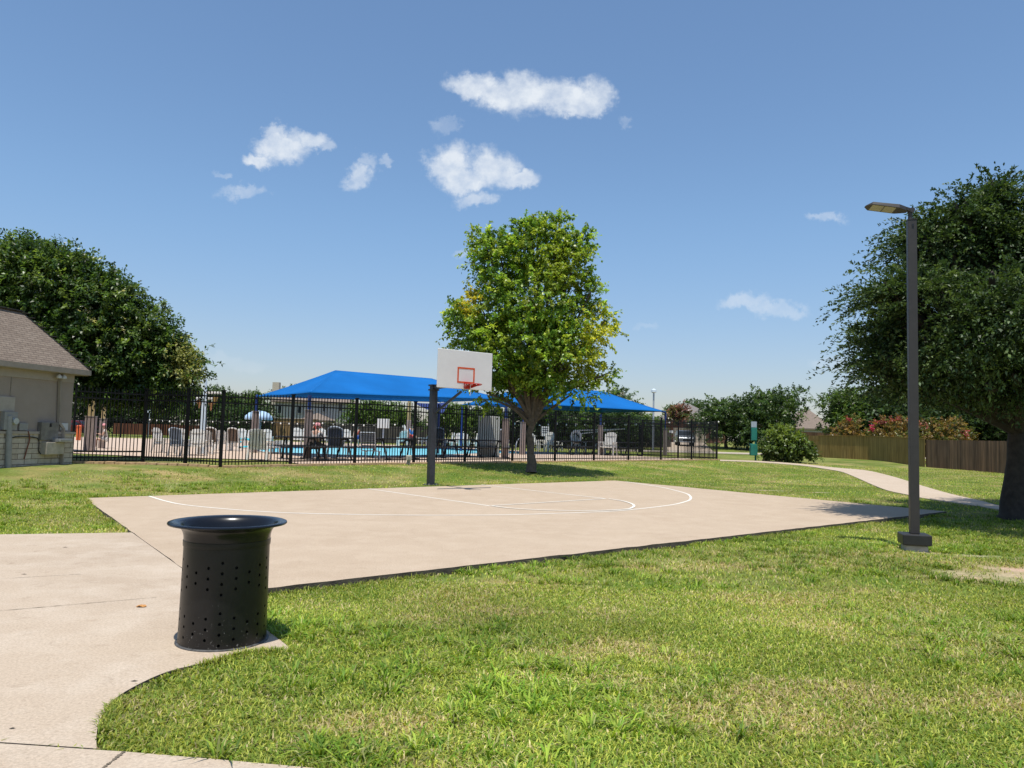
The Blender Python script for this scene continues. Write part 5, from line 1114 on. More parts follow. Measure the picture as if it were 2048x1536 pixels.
def make_table():
    t = empty('picnic_table', (0, 0, 0), 'x', 'picnic table'); MB().box((0, 0, .75), (1.8, .76, .05)).build('tabletop', 'blackmetal', t, bevel=.01)
    for s in (-1, 1):
        MB().box((0, s*.72, .45), (1.8, .28, .04)).build('bench', 'blackmetal', t, bevel=.01)
        b = MB(); b.tube([(s*.62, -.80, .02), (s*.62, -.55, .02), (s*.62, -.22, .70), (s*.62, .22, .70), (s*.62, .55, .02), (s*.62, .80, .02)], .035, 8); b.tube([(s*.62, -.80, .43), (s*.62, .80, .43)], .03, 8); b.build('leg_frame', 'blackmetal', t)
    return t
PT = make_table()
for x, y, a, l_ in [(606, 918, 25, 'black picnic table left of the front canopy post, partly behind a fence post'), (655, 919, 40, 'black picnic table under the left canopy with a seated person in a pink cap'), (787, 917, 40, 'black picnic table left of the hoop post'), (850, 915, 20, 'black picnic table just behind the hoop post'), (925, 914, 40, 'black picnic table right of the hoop post in canopy shade'), (975, 915, 30, 'black picnic table before the pale cabinet'), (1140, 909, 45, 'black picnic table under the right canopy below the life ring'), (1178, 909, 30, 'black picnic table beside the right canopy mid post'), (1247, 911, 35, 'black picnic table at the right end, before a fence post')]: put(PT, x, y, a, l_, 'black picnic tables', 1.15)

# spray post with tipping buckets, mushroom fountain
YS = 33.0; sb = at(404, 900, YS); sp = empty('spray_post', (sb[0], YS, DZ), 'tall pale splash pad post with arms and small tipping buckets', 'water feature'); zt = at(408, 757, YS)[2]-DZ
MB().tube([(0, 0, 0), (0, 0, zt*.72), (0, 0, zt*.76), (0, 0, zt)], [.13, .12, .085, .05], 14).build('pole', 'palepole', sp, smooth=True)
mpx = YS/F_PX
for zpx, xl, xr in [(785, 2, 32), (797, -18, 24)]:
    z = at(408, zpx, YS)[2]-DZ; MB().tube([(xl*mpx, 0, z), (xr*mpx, 0, z)], .055, 10).build('arm', 'white', sp, smooth=True)
for xb, zpx, mm in [(-10, 808, 'bucket_orange'), (-20, 807, 'paleblue'), (14, 812, 'bucket_orange'), (22, 799, 'bucket_yellow')]:
    z = at(408, zpx, YS)[2]-DZ; MB().lathe([(.02, -.2), (.11, .12), (.115, .14), (.10, .14), (.02, -.14)], 14, c=(xb*mpx, -.05, z)).build('bucket', mm, sp, smooth=True)
YMf = 38.0; mbp = at(514, 900, YMf); mf = empty('mushroom_fountain', (mbp[0], YMf, DZ), 'pale blue mushroom shaped fountain on a white stem beyond the fence', 'water feature'); zc = at(511, 838, YMf)[2]-DZ; zt2 = at(511, 822, YMf)[2]-DZ; rc_ = 27*YMf/F_PX
MB().tube([(0, 0, 0), (0, 0, zc+.1)], .13, 16).build('stem', 'palepole', mf, smooth=True)
MB().lathe([(.10, zc-.02), (rc_*.97, zc-.03), (rc_, zc+.02), (rc_*.93, zc+.16), (rc_*.72, zc+.30), (rc_*.4, zc+.40), (.0, zt2+.02)], 36).build('cap', 'paleblue', mf, smooth=True)

# pale cabinet, signs, life ring, lift, rescue poles, bins
def box_thing(name, label, cat, px0, py0, px1, py1, Y, depth, m, z0=None, parts=()):
    a, c = at(px0, py1, Y), at(px1, py0, Y); z_0 = a[2] if z0 is None else z0; r_ = empty(name, ((a[0]+c[0])/2, Y, z_0), label, cat); W, Hh = c[0]-a[0], c[2]-z_0
    MB().box((0, 0, Hh/2), (W, depth, Hh)).build('body', m, r_, bevel=.015); return r_, W, Hh
cb, W, Hh = box_thing('storage_cabinet', 'tall pale grey cabinet standing behind the fence left of the maple trunk', 'cabinet', 955, 833, 1000, 909, 39.5, .6, mat('pale_cabinet', (.50, .52, .50), .5, var=.05), DZ)
for s in (-1, 1): MB().box((s*W/4, -.31, Hh/2), (W/2-.03, .02, Hh-.12)).build('door', bpy.data.materials['pale_cabinet'], cb)
def signboard(label, px0, py0, px1, py1, Y, cat='sign', lines_=3, post=True, m='white_sign', dark=(.08, .08, .1)):
    a, c = at(px0, py1, Y), at(px1, py0, Y); xm = (a[0]+c[0])/2; z0 = DZ if in_deck((xm, Y)) else fgz((xm, Y)); r_ = empty('sign', (xm, Y, z0), label, cat); W, Hh = c[0]-a[0], c[2]-a[2]
    MB().box((0, 0, a[2]-z0+Hh/2), (W, .03, Hh)).build('panel', m, r_)
    if post: MB().tube([(0, .06, 0), (0, .06, c[2]-z0)], .03, 8).build('post', 'greyframe', r_)
    for i in range(lines_): MB().box((0, -.019, a[2]-z0+Hh*(.8-.22*i)), (W*.7, .006, Hh*.08)).build('text_line', mat('sign_text', dark, .6), r_)
    return r_
signboard('white notice sign on a post right of the maple trunk', 1082, 853, 1099, 872, 58, lines_=3)
signboard('small white sign on the brick wall left of the garage', 1338, 861, 1346, 866, 117, lines_=1, post=False)
sg, W, Hh = box_thing('pool_backboard', 'white pool basketball backboard beyond the water under the left canopy', 'backboard', 754, 838, 779, 856, 66, .08, 'board'); MB().tube([(0, .2, 0), (0, .2, -1.4)], .07, 8).build('post', 'greyframe', sg)
lr = at(1152, 874, 50); o_ = empty('life_ring', (lr[0], lr[1], DZ), 'white life ring hanging on a post under the right canopy', 'life ring'); zz = lr[2]-DZ
b = MB(); R0 = 9*50/F_PX; b.tube([(R0*math.cos(t), 0, zz+1.3*R0*math.sin(t)) for t in np.linspace(0, 2*math.pi, 25)], .09, 8, cap=False); b.build('ring', 'white', o_, smooth=True); MB().tube([(0, .12, 0), (0, .12, zz+.5)], .04, 8).build('post', 'greyframe', o_)
for i, (x0, y0, x1, y1, lab) in enumerate([(1152, 861, 1250, 858, 'upper white rescue pole slung level beneath the right canopy'), (1155, 868, 1235, 859, 'lower white rescue pole slanting up beneath the right canopy')]):
    b = MB(); p, q = at(x0, y0, 50), at(x1, y1, 53); o = b.tube([p, q], .035, 8).build('rescue_pole', 'white'); tag(o, lab, 'pole')
def rail(px0, py0, px1, py1, Y, label):
    p, q = at(px0, py0, Y), at(px1, py1, Y+1); r_ = empty('hand_rail', (p[0], p[1], DZ), label, 'hand rail'); d = q-p
    MB().tube(spline([(0, 0, 0), (0, 0, .55), (d[0]*.4, d[1]*.4, .95), (d[0], d[1], .75), (d[0], d[1], 0)], 5), .03, 8).build('rail', 'steel', r_, smooth=True)
rail(1032, 893, 1046, 880, 46, 'bright curved pool hand rail left of the maple trunk')
YLf = 62; pf = at(812, 893, YLf); lift = empty('pool_lift', (pf[0], YLf, DZ), 'white pool lift with a slanting arm beside the tan sail post', 'pool lift')
q1, q2 = at(808, 851, YLf)-pf, at(816, 868, YLf)-pf
b = MB(); b.tube([(q2[0], 0, 0), (q2[0], 0, q2[2]+.1)], .12, 10); b.build('mast', 'white', lift); b = MB(); b.tube([(q2[0], 0, q2[2]), (q1[0]-.05, 0, q1[2])], .12, 10); b.build('arm', 'white', lift); b = MB(); b.box((q1[0], 0, .55), (.5, .5, .08)); b.box((q1[0], .25, .9), (.5, .08, .7)); b.beam((q1[0], 0, q1[2]), (q1[0], .2, 1.2), .05); b.build('seat', 'white', lift)
om = at(156, 890, 52); o = empty('marker_post', (om[0], 52, DZ), 'orange marker post behind the gate', 'post'); MB().box((0, 0, .48), (.24, .24, .96)).build('shaft', 'orange_pole', o, bevel=.03); MB().lathe([(.17, .96), (.16, 1.0), (.05, 1.05), (0, 1.06)], 12).build('cap', 'orange_pole', o, smooth=True)

# ground flood light before the fence
gp = G(816, 930); gl = empty('ground_floodlight', gp, 'small pale floodlight on a stake in the grass before the fence', 'floodlight')
MB().tube([(-.03, 0, 0), (-.01, 0, .18)], .04, 8).build('stake', 'cement', gl); MB().tube([(.06, 0, 0), (.04, 0, .18)], .03, 8).build('conduit', 'cement', gl)
MB().box((.02, 0, .27), (.20, .14, .19), .35).build('housing', mat('pale_housing', (.46, .43, .36), .6), gl, bevel=.02); MB().box((.045, -.072, .26), (.08, .01, .09), .35).build('lens', 'greybox', gl)

# dog bag station
dp = G(1511, 922); dg_ = empty('bag_station', dp, 'green dog bag post with a small sign beside the shrub', 'bag station'); kx = dp[1]/F_PX
MB().box((0, 0, 1.15), (.09, .09, 2.3)).build('post', 'green_sign', dg_); MB().box((-.16, -.1, .70), (.42, .34, .72)).build('waste_bin', 'green_sign', dg_, bevel=.03)
MB().box((-.13, -.08, 1.66), (.34, .18, .78)).build('dispenser', 'green_sign', dg_, bevel=.02); MB().box((-.12, -.04, 2.26), (.34, .02, .36)).build('sign_panel', 'greyframe', dg_)

# string lights
def string_lights(label, pts, n, rad):
    P = [np.array(p, float) for p in pts]; r_ = empty('string_lights', P[0], label, 'string lights'); cr = []
    for a, c in zip(P, P[1:]): cr += [a+(c-a)*t-np.array([0, 0, .12*4*t*(1-t)]) for t in np.linspace(0, 1, 9)[:-1]]
    cr.append(P[-1]); cr = np.array(cr); MB().tube(cr, .018, 4, cap=False).build('cord', 'black', r_, world=True)
    bulb = None; L_ = np.linspace(0, len(cr)-1.001, n)
    for u in L_:
        i = int(u); q = cr[i]*(1-(u-i))+cr[i+1]*(u-i)-P[0]
        if bulb is None: bulb = MB().lathe([(.0, -rad*2.2), (rad*.8, -rad*1.7), (rad, -rad), (rad*.6, -.02), (.0, 0)], 8).build('bulb', mat('bulb_glass', (.85, .82, .76), .3), r_, smooth=True); o = bulb
        else: o = bulb.copy(); COL.objects.link(o); o.parent = r_
        o.location = q
sl = [at(x, y, Yq) for x, y, Yq in [(300, 838, 67.5), (395, 839.5, 67.8), (520, 842, 68), (640, 844.5, 68.2), (790, 848, 68)]]
string_lights('string of white bulbs along the far fence, left of the hoop', sl, 30, .075)
string_lights('string of white bulbs hung beneath the right canopy', [at(x, y, Yq) for x, y, Yq in [(1030, 845, 52), (1110, 845, 52), (1200, 844, 53), (1300, 844, 55), (1340, 843, 58), (1437, 842, 60)]], 25, .075)

# ------------------------------------------------------------------ houses, fences, cars in the distance
def fence_board(name, label, pts, Hh, m, cat='fence', cap=None, step=.15, zoff=0.0):
    pts = [np.array(p[:2], float) for p in pts]; r_ = empty(name, (*pts[0], fgz(pts[0])), label, cat); b = MB(); r = np.random.default_rng(5)
    for p, q in zip(pts, pts[1:]):
        n = int(np.linalg.norm(q-p)/step)
        for i in range(n):
            c = p+(q-p)*(i+.5)/n; b.box((*c, fgz(c)+zoff+Hh/2-.05), (step*.985, .022, Hh+.1+r.normal(0, .012)), math.atan2(*(q-p)[::-1])+r.normal(0, .03))
    b.build('board_panel', m, r_, world=True); b = MB()
    for p, q in zip(pts, pts[1:]):
        d = unit(q-p); nn = np.array([-d[1], d[0]]); 
        for hh in (.35, Hh-.35): b.beam((*(p+nn*.045), fgz(p)+zoff+hh), (*(q+nn*.045), fgz(q)+zoff+hh), .04, .09)
        if cap: b.beam((*p, fgz(p)+zoff+Hh+.02), (*q, fgz(q)+zoff+Hh+.02), .14, .035)
    b.build('rail', cap or m, r_, world=True)
    return r_
o1 = [G(1638, 914.5)[:2], G(1740, 920)[:2], G(1850, 934)[:2]]; fence_board('wooden_fence', 'olive stained board fence at right with a flat cap rail', o1, 1.86, 'wood_olive', cap='wood_olive')
o2 = [G(1852, 934)[:2], G(2005, 947)[:2], G(2110, 958)[:2], G(2300, 985)[:2]]; fence_board('wooden_fence', 'weathered brown board fence with loose vines on top, right of the olive fence', o2, 1.80, 'wood_dark')
fence_board('wooden_fence', 'short olive fence return going back from the left end of the olive fence', [o1[0], o1[0]+np.array([-.6, 9])], 1.86, 'wood_olive')
fence_board('wooden_fence', 'red brown board fence far behind the pool at left', [at(225, 872, 92)[:2], at(300, 872, 93)[:2], at(420, 873, 94)[:2]], 1.45, 'wood_red', zoff=-.1)
fence_board('wooden_fence', 'tall tan board fence in front of the pale two storey house', [at(530, 870, 86)[:2], at(636, 872, 86)[:2]], 2.35, 'wood_tan', cap='wood_red')
fence_board('wooden_fence', 'long dark grey board fence behind the pool', [at(585, 880, 80)[:2], at(640, 880, 80)[:2], at(730, 884, 79)[:2], at(860, 888, 79)[:2]], 1.75, 'wood_grey')
fence_board('wooden_fence', 'dark board fence behind the right canopy and the street lamp', [at(1020, 890, 90)[:2], at(1180, 892, 88)[:2], at(1342, 893, 92)[:2]], 1.85, 'wood_grey')
fence_board('wooden_fence', 'dark board fence before the grey roofed house', [at(1590, 890, 92)[:2], at(1672, 890, 88)[:2]], 2.6, 'wood_dark', zoff=-.3)
fence_board('wooden_fence', 'dark board fence behind the spray post', [at(420, 875, 90)[:2], at(530, 876, 88)[:2]], 1.9, 'wood_dark')

def gable(b, x0, x1, y0, y1, z0, z1, ov=.4, axis='x'):   # hip roof when z1 reached inside
    pass
def hip(x0, x1, y0, y1, ze, zr, ov=.5, th=.18):
    x0 -= ov; x1 += ov; y0 -= ov; y1 += ov; k = min(x1-x0, y1-y0)/2; b = MB()
    if x1-x0 >= y1-y0: r1, r2 = (x0+k, (y0+y1)/2, zr), (x1-k-.01, (y0+y1)/2, zr)
    else: r1, r2 = ((x0+x1)/2, y0+k, zr), ((x0+x1)/2, y1-k-.01, zr)
    v = [(x0, y0, ze), (x1, y0, ze), (x1, y1, ze), (x0, y1, ze), r1, r2]
    f = [(0, 1, 5, 4), (1, 2, 5), (2, 3, 4, 5), (3, 0, 4)] if x1-x0 >= y1-y0 else [(0, 1, 4), (1, 2, 5, 4), (2, 3, 5), (3, 0, 4, 5)]
    b.add(v, f); b.box(((x0+x1)/2, (y0+y1)/2, ze-th/2-.002), (x1-x0, y1-y0, th)); return b
def window(parent, xc, zc, wd2, hh, y, trim='cream', rel=None):
    b = MB(); t_ = .12
    for (dx, dz, ww, h2) in [(0, hh/2+t_/2, wd2+2*t_, t_), (0, -hh/2-t_/2, wd2+2*t_, t_), (-wd2/2-t_/2, 0, t_, hh), (wd2/2+t_/2, 0, t_, hh)]: b.box((xc+dx, y-.05, zc+dz), (ww, .10, h2))
    wn = b.build('window', trim, parent, world=True); MB().box((xc, y-.02, zc), (wd2, .04, hh)).build('pane', 'glass', wn, world=True)
# pale two storey house behind the left canopy
Yh = 104; xa, xb = at(548, 850, Yh)[0], at(694, 850, Yh)[0]; zb = .3; ze = at(620, 803, Yh)[2]; zr = ze+2.4
h1 = empty('two_storey_house', ((xa+xb)/2, Yh+5, zb), 'pale two storey house with a brown hip roof behind the left canopy', 'house'); hw1 = lambda m_, n_, mt_, **k: m_.build(n_, mt_, h1, world=True, **k)
hw1(MB().box(((xa+xb)/2, Yh+5, (zb+ze)/2), (xb-xa, 10, ze-zb)), 'wall', 'siding'); hw1(hip(xa, xb, Yh, Yh+10, ze, zr), 'roof', 'roofbrown')
for px, wpx, py0, py1 in [(649, 6, 808, 823), (682, 9, 806, 822), (560, 8, 812, 826), (600, 8, 812, 826)]:
    a, c = at(px, py0, Yh), at(px, py1, Yh); window(h1, a[0], (a[2]+c[2])/2, wpx*Yh/F_PX*.8, a[2]-c[2], Yh, 'siding' if px > 630 else 'siding')
hw1(hip(at(657, 0, Yh)[0], at(703, 0, Yh)[0], Yh-4, Yh, at(680, 842, Yh)[2], at(680, 828, Yh)[2], .3), 'porch_roof', 'roofbrown')
for px in (660, 700): hw1(MB().box((at(px, 0, Yh)[0], Yh-3.6, (at(680, 843, Yh)[2]+zb)/2), (.2, .2, at(680, 843, Yh)[2]-zb-.2)), 'porch_post', 'siding')
hw1(MB().box((at(573, 0, Yh)[0]+.0, Yh+4, (ze+at(573, 769, Yh)[2])/2), (.95, .8, at(573, 769, Yh)[2]-ze+1)), 'chimney', 'cream')
# garage house at right
Yg = 118; xa, xb = at(1340, 0, Yg)[0], at(1460, 0, Yg)[0]; zb = fgz((xb, Yg)); ze = at(1400, 846, Yg)[2]; zr = at(1400, 808, Yg+5)[2]
h2 = empty('brick_house', ((xa+xb)/2, Yg+5, zb), 'brick house with cream garage doors behind the parked silver car', 'house'); hw2 = lambda m_, n_, mt_, **k: m_.build(n_, mt_, h2, world=True, **k)
hw2(MB().box(((xa+xb)/2, Yg+5, (zb+ze)/2-.2), (xb-xa, 10, ze-zb+.4)), 'wall', 'brick', uv=lambda p: (p[0]+p[1], p[2])); hw2(hip(xa+.4, xb-.4, Yg+.6, Yg+9.4, ze, zr, .9), 'roof', 'roofgrey')
gp0, gp1, gpk = at(1364, 841, Yg), at(1398, 841, Yg), at(1381, 829, Yg); b = MB(); yy0, yy1 = Yg-.6, Yg+5
b.add([(gp0[0], yy0, gp0[2]), (gpk[0], yy0, gpk[2]), (gp1[0], yy0, gp1[2]), (gp0[0], yy1, gp0[2]), (gpk[0], yy1, gpk[2]), (gp1[0], yy1, gp1[2])], [(0, 1, 4, 3), (1, 2, 5, 4)]); gr = hw2(b, 'gable_roof', 'roofgrey'); gr.modifiers.new('t', 'SOLIDIFY').thickness = .25
b = MB(); b.add([(gp0[0]+.2, Yg-.05, gp0[2]-.1), (gp1[0]-.2, Yg-.05, gp1[2]-.1), (gpk[0], Yg-.05, gpk[2]-.15)], [(0, 1, 2)]); b.add([(gp0[0]+.2, Yg, gp0[2]-.1), (gp1[0]-.2, Yg, gp1[2]-.1), (gpk[0], Yg, gpk[2]-.15)], [(2, 1, 0)]); hw2(b, 'gable_wall', 'cream')
hw2(MB().beam(gp0+np.array([0, -.62, .02]), gpk+np.array([0, -.62, .02]), .05, .22), 'barge_board', 'cream'); hw2(MB().beam(gpk+np.array([0, -.62, .02]), gp1+np.array([0, -.62, .02]), .05, .22), 'barge_board', 'cream')
for p0_, p1_, t_, bt in [(1346, 1381, 856, 886), (1387, 1412, 856, 886)]:
    a, c = at(p0_, bt, Yg), at(p1_, t_, Yg); d = hw2(MB().box(((a[0]+c[0])/2, Yg-.03, (zb+c[2])/2), (c[0]-a[0], .06, c[2]-zb)), 'garage_door', 'cream')
    for i in range(1, 4): MB().box(((a[0]+c[0])/2, Yg-.065, zb+(c[2]-zb)*i/4), (c[0]-a[0]-.1, .012, .03)).build('panel_groove', 'trim', d, world=True)
ch = hw2(MB().box((at(1379, 0, Yg+5)[0], Yg+5, (at(1379, 813, Yg+5)[2]+ze)/2), (1.0, .9, at(1379, 813, Yg+5)[2]-ze+1)), 'chimney', 'siding'); MB().box((at(1379, 0, Yg+5)[0], Yg+5, at(1379, 811, Yg+5)[2]), (.7, .6, .4)).build('chimney_cap', 'black', ch, world=True)
for px in (1426, 1440):
    a = at(px, 868, Yg); window(h2, a[0], a[2]+.1, .6, 1.2, Yg, 'cream')
# tall chimney house behind right canopy
Yk = 100; xa, xb = at(1215, 0, Yk)[0], at(1320, 0, Yk)[0]; zb = fgz((xa, Yk)); ze = at(1270, 838, Yk)[2]; h3 = empty('grey_house', ((xa+xb)/2, Yk+4, zb), 'house hidden behind the right canopy with a tall pale chimney', 'house')
MB().box(((xa+xb)/2, Yk+4, (zb+ze)/2), (xb-xa, 8, ze-zb)).build('wall', 'siding', h3, world=True); hip(xa, xb, Yk, Yk+8, ze, ze+1.9, .4).build('roof', 'roofbrown', h3, world=True)
ch = MB().box((at(1263, 0, Yk)[0], Yk+3, (at(1263, 782, Yk)[2]+ze)/2), (.62, .6, at(1263, 782, Yk)[2]-ze)).build('chimney', 'cream', h3, world=True); MB().lathe([(.12, 0), (.12, .25), (.24, .4), (.24, .5), (0, .55)], 10, c=(at(1263, 0, Yk)[0], Yk+3, at(1263, 782, Yk)[2]), cap=(True, False)).build('chimney_pot', 'black', ch, world=True)
# roof seen between trees at right, small roof left of the hoop
for lab, p0_, p1_, eav, rdg, Yq, m_ in [('house with a plain brown grey roof between two dark trees at right', 1596, 1662, 857, 819, 112, 'roofbrown'), ('low house with a grey roof between the tan sail post and the hoop post', 818, 872, 852, 833, 108, 'roofgrey')]:
    xa, xb = at(p0_, 0, Yq)[0], at(p1_, 0, Yq)[0]; ze = at((p0_+p1_)/2, eav, Yq)[2]; zr = at((p0_+p1_)/2, rdg, Yq+4)[2]; zb = fgz((xa, Yq)); h4 = empty('low_house', ((xa+xb)/2, Yq+4, zb), lab, 'house')
    MB().box(((xa+xb)/2, Yq+4, (zb+ze)/2), (xb-xa, 8, ze-zb)).build('wall', 'siding', h4, world=True); hip(xa, xb, Yq, Yq+8, ze, zr, .4).build('roof', m_, h4, world=True)
    window(h4, (xa+xb)/2-1, (zb+ze)/2, 1.2, 1.1, Yq)
# road and driveway
def sheet(name, m, pts, dz):
    P = [np.array(p, float) for p in pts]; n = len(P)//2; L_, Q_ = P[:n], P[n:][::-1]; b = MB(); b.strip([(*p, fgz(p)+dz) for p in Q_], [(*p, fgz(p)+dz) for p in L_]); o = b.build(name, m); o['kind'] = 'structure'
rx = np.linspace(9, 90, 40); sheet('road', 'asphalt', [(x, 75.5+.02*x) for x in rx]+[(x, 69+.02*x) for x in rx[::-1]], .05)
sheet('side_walk', 'path', [(x, 68.2+.02*x) for x in rx[:14]]+[(x, 66.9+.02*x) for x in rx[:14][::-1]], .04)
dl = [np.array(p) for p in zip(np.linspace(at(1340, 0, 118)[0], at(1350, 0, 76)[0], 20), np.linspace(117.9, 76.4, 20))]; dr = [np.array(p) for p in zip(np.linspace(at(1414, 0, 118)[0], at(1440, 0, 76)[0], 20), np.linspace(117.9, 76.4, 20))]
sheet('driveway', 'path', dl+dr[::-1], .06)

def car(name, label, cat, pos, rz, paint, suv=True, sc=1.0):
    r_ = empty(name, pos, label, cat, rz); L_, W, H2 = (4.7, 1.86, 1.75) if suv else (4.6, 1.8, 1.45)     # front faces -Y
    prof = [(-2.35, .35), (-2.35, .78), (-2.2, .98), (-1.2, 1.08), (-.45, H2-.06), (.1, H2), (1.75, H2-.03), (2.25, 1.05), (2.35, .9), (2.33, .35)] if suv else [(-2.3, .3), (-2.3, .66), (-2.1, .80), (-1.05, .92), (-.35, H2-.05), (.2, H2), (1.0, H2-.05), (1.75, 1.0), (2.25, .92), (2.28, .3)]
    b = MB(); n = len(prof); hwd = [W/2*(1 if z < 1.1 else .86) for _, z in prof]
    b.add([(-h, y, z) for (y, z), h in zip(prof, hwd)]+[(h, y, z) for (y, z), h in zip(prof, hwd)], [tuple(range(n)), tuple(range(n, 2*n))[::-1]]+[(i, i+n, (i+1) % n+n, (i+1) % n) for i in range(n)])
    bd = b.build('body', paint, r_, bevel=.06)
    (y0, z0), (y1, z1) = prof[3], prof[4]; b = MB(); ww = W*.40
    b.add([(-ww*1.08, y0+.10, z0+.07), (ww*1.08, y0+.10, z0+.07), (ww*.95, y1-.07, z1-.05), (-ww*.95, y1-.07, z1-.05)], [(0, 1, 2, 3)]); ofs = np.array([0, -.02, .025]); b.v = [tuple(np.array(v)+ofs) for v in b.v]; b.build('windscreen', 'glass', r_)
    for s in (-1, 1):
        xw = s*(W/2*.93+.012); b = MB(); b.add([(s*(W/2+.004), y0+.35, z0+.06), (s*(W/2+.004), 1.75, z0+.06), (s*(W/2*.86+.03), 1.55, H2-.16), (s*(W/2*.86+.03), y1+.08, H2-.16)], [(0, 1, 2, 3)]); b.build('side_window', 'glass', r_)
        MB().box((s*(W/2-.28), -L_/2+.04, .80), (.40, .10, .14)).build('headlight', mat('headlight', (.6, .6, .6), .2), r_, bevel=.02); MB().box((s*(W/2+.10), -.75, 1.1), (.18, .10, .14)).build('mirror', paint, r_, bevel=.02)
        for yy in (-1.45, 1.4):
            wv = MB(); wv.tube([(s*(W/2-.20), yy, .34), (s*(W/2+.01), yy, .34)], .34, 20); wo_ = wv.build('wheel', 'tyre', r_, smooth=True); MB().tube([(s*(W/2), yy, .34), (s*(W/2+.02), yy, .34)], .20, 14).build('hub', 'steel', wo_)
    MB().box((0, -L_/2-.01, .62), (1.0, .05, .22)).build('grille', 'black', r_, bevel=.01); MB().box((0, -L_/2-.02, .40), (1.6, .08, .12)).build('bumper', 'greyframe', r_, bevel=.02)
    r_.scale = (sc, sc, sc); return r_
def on(px, py, Y): q = at(px, py, Y); q[2] = fgz(q)+.06; return q
car('parked_car', 'silver grey car parked facing out on the garage driveway', 'car', on(1369, 890, 98), R_(-6), 'carpaint_silver', True, 1.1)
car('parked_truck', 'white vehicle partly hidden left of the pale cabinet', 'car', on(942, 890, 86), R_(180), 'carpaint_white', True, 1.15)
car('parked_car', 'dark red car behind the orange marker post', 'car', on(158, 880, 78), R_(80), 'carpaint_red', False, 1.0)
car('parked_car', 'white topped car whose roof shows over the left end of the olive fence', 'car', on(1654, 892, 84), R_(70), 'carpaint_white', True, 1.1)
# far street lamp, thin light pole at left
slm, stp = pole('street_lamp', 'thin grey street lamp rising behind the right canopy corner', 'street lamp', 1306, 896, 784, 76, .085, 'greyframe'); MB().lathe([(.02, .35), (.26, .22), (.28, .0), (.10, -.12), (0, -.12)], 14, c=(0, 0, stp[2]-float(slm.location[2]))).build('lantern', 'palepole', slm, smooth=True)
sl2, _ = pole('street_sign_post', 'thin pale pole before the red brown fence at left', 'post', 296, 874, 815, 72, .05, 'greyframe'); MB().box((0, -.05, 2.55), (.5, .03, .3)).build('sign_panel', 'palepole', sl2)

# ------------------------------------------------------------------ people
def person(label, loc, rz, joints, shirt, lower, hairm=None, sc=1.0, cap=None):
    root = empty('person', loc, label, 'person', rz)
    def skin(name, chain, m, parent, lv=1):
        me = bpy.data.meshes.new(name); ids = {}; vs, es = [], []
        for a, c in chain:
            for q in (a, c):
                if q not in ids: ids[q] = len(vs); vs.append(joints[q][0])
            es.append((ids[a], ids[c]))
        me.from_pydata(vs, es, []); o = bpy.data.objects.new(name, me); COL.objects.link(o); md = o.modifiers.new('s', 'SKIN'); md.use_smooth_shade = True
        grow = {'shirt': 1.22, 'shorts': 1.25}.get(name, 1.0)
        for q, i in ids.items():
            rr = joints[q][1]*grow; me.skin_vertices[0].data[i].radius = (rr, rr); me.skin_vertices[0].data[i].use_root = (i == 0)
        sb_ = o.modifiers.new('d', 'SUBSURF'); sb_.levels = lv; sb_.render_levels = lv
        dg = bpy.context.evaluated_depsgraph_get(); m2 = bpy.data.meshes.new_from_object(o.evaluated_get(dg)); o.modifiers.clear(); o.data = m2; m2.materials.clear(); m2.materials.append(M[m]); o.parent = parent; return o
    body = [('pelvis', 'belly'), ('belly', 'chest'), ('chest', 'neck'), ('neck', 'chin'), ('chin', 'skull')]
    for s in 'LR':
        body += [('chest', 'sh'+s), ('sh'+s, 'el'+s), ('el'+s, 'wr'+s), ('wr'+s, 'pa'+s), ('pelvis', 'hip'+s), ('hip'+s, 'kn'+s), ('kn'+s, 'an'+s), ('an'+s, 'to'+s)]
        for k in range(5):
            pa, wr = np.array(joints['pa'+s][0]), np.array(joints['wr'+s][0]); d = unit(pa-wr); lat = unit(np.cross(d, [.3, 1, .2])); sp_ = (k-1.5)*.022 if k < 4 else -.05
            joints[f'f{k}{s}'] = (tuple(pa+d*(.03 if k == 4 else (.07, .08, .075, .06)[k])+lat*sp_), .009); body.append(('pa'+s, f'f{k}{s}'))
    bo = skin('body', body, 'skin', root, 2)
    skin('shirt', [('pelvis', 'belly'), ('belly', 'chest'), ('chest', 'shL'), ('chest', 'shR'), ('shL', 'ueL'), ('shR', 'ueR')], shirt, root)
    skin('shorts', [('pelvis', 'hipL'), ('hipL', 'ukL'), ('pelvis', 'hipR'), ('hipR', 'ukR')], lower, root)
    sk, rs = np.array(joints['skull'][0]), joints['skull'][1]
    MB().lathe([(rs*1.12, -rs*.1), (rs*1.16, rs*.35), (rs*.9, rs*.9), (rs*.4, rs*1.16), (0, rs*1.2)], 16, c=tuple(sk+np.array([0, .012, 0]))).build('cap' if cap else 'hair', cap or hairm or 'hair', root, smooth=True)
    f = sk+np.array([0, -rs*1.0, -rs*.45]); MB().lathe([(0, -.02), (.016, -.014), (.010, .02), (0, .03)], 8, c=tuple(f)).build('nose', 'skin', root, smooth=True)
    MB().box(tuple(f+np.array([0, .012, -.045])), (.045, .012, .010)).build('mouth', mat('lip', (.32, .12, .1), .6), root)
    for s in (-1, 1):
        MB().lathe([(0, -.012), (.012, 0), (0, .012)], 8, c=tuple(f+np.array([s*.034, .012, .045]))).build('eye', 'black', root); MB().lathe([(0, -.03), (.014, 0), (0, .03)], 8, c=tuple(sk+np.array([s*rs*1.02, .01, -rs*.3]))).build('ear', 'skin', root)
    root.scale = (sc, sc, sc); return root
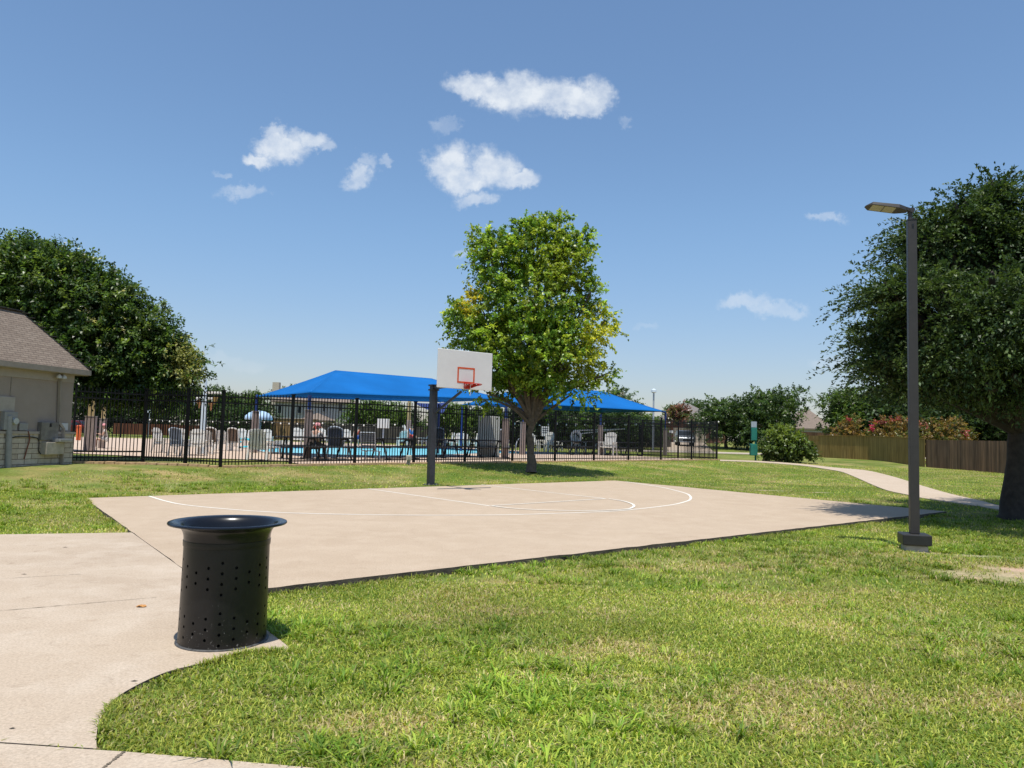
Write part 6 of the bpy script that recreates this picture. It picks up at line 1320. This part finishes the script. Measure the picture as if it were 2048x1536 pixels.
def stand(arm=.12, walk=.08):
    j = dict(pelvis=((0, 0, .94), .105), belly=((0, 0, 1.10), .105), chest=((0, .01, 1.33), .125), neck=((0, .01, 1.50), .055), chin=((0, -.02, 1.58), .07), skull=((0, -.005, 1.67), .092))
    for s, k in (('L', 1), ('R', -1)):
        j.update({'sh'+s: ((k*.19, .01, 1.41), .058), 'ue'+s: ((k*.22, .01, 1.26), .05), 'el'+s: ((k*(.24+arm*.3), .02, 1.12), .040), 'wr'+s: ((k*(.25+arm*.5), -.06, .88), .028), 'pa'+s: ((k*(.25+arm*.5), -.08, .81), .030),
                  'hip'+s: ((k*.10, 0, .90), .09), 'uk'+s: ((k*.115, -walk*k*.4, .62), .075), 'kn'+s: ((k*.12, -walk*k*.7, .50), .055), 'an'+s: ((k*.12, walk*k*.5, .09), .038), 'to'+s: ((k*.13, walk*k*.5-.16, .03), .032)})
    return j
def sit():
    j = dict(pelvis=((0, 0, .50), .11), belly=((0, -.02, .68), .11), chest=((0, -.06, .90), .125), neck=((0, -.09, 1.06), .055), chin=((0, -.13, 1.13), .07), skull=((0, -.12, 1.22), .092))
    for s, k in (('L', 1), ('R', -1)):
        j.update({'sh'+s: ((k*.19, -.06, .98), .058), 'ue'+s: ((k*.21, -.10, .84), .05), 'el'+s: ((k*.23, -.16, .72), .04), 'wr'+s: ((k*.14, -.38, .78), .028), 'pa'+s: ((k*.11, -.45, .79), .03),
                  'hip'+s: ((k*.11, -.02, .49), .09), 'uk'+s: ((k*.13, -.28, .50), .075), 'kn'+s: ((k*.13, -.44, .49), .056), 'an'+s: ((k*.13, -.46, .09), .038), 'to'+s: ((k*.13, -.62, .03), .032)})
    return j
p = G(713, 894.5, DZ); person('child in a red shirt and blue shorts standing beyond the pool', p, R_(20), stand(), 'redshirt', 'blueshort', sc=.86)
p = G(629, 918, DZ); person('person in a pink cap seated at a picnic table under the left canopy', p, R_(160), sit(), 'white', 'greysling', cap='pinkhat', sc=1.1)
p = G(822, 896, DZ); person('person in a blue top and red shorts standing beyond the pool near the lift', p, R_(30), stand(.2), 'blueshirt', 'rim', sc=1.0)
p = G(633, 890, DZ); person('person in a red top standing behind the white chairs across the pool', p, R_(10), stand(.6, .0), 'redshirt', 'blueshort', sc=1.05)
p = G(210, 897, DZ); person('person in a pink top sitting on the deck right of the tan columns', p, R_(-60), sit(), 'white', 'white', cap='pinkhat', sc=.9)
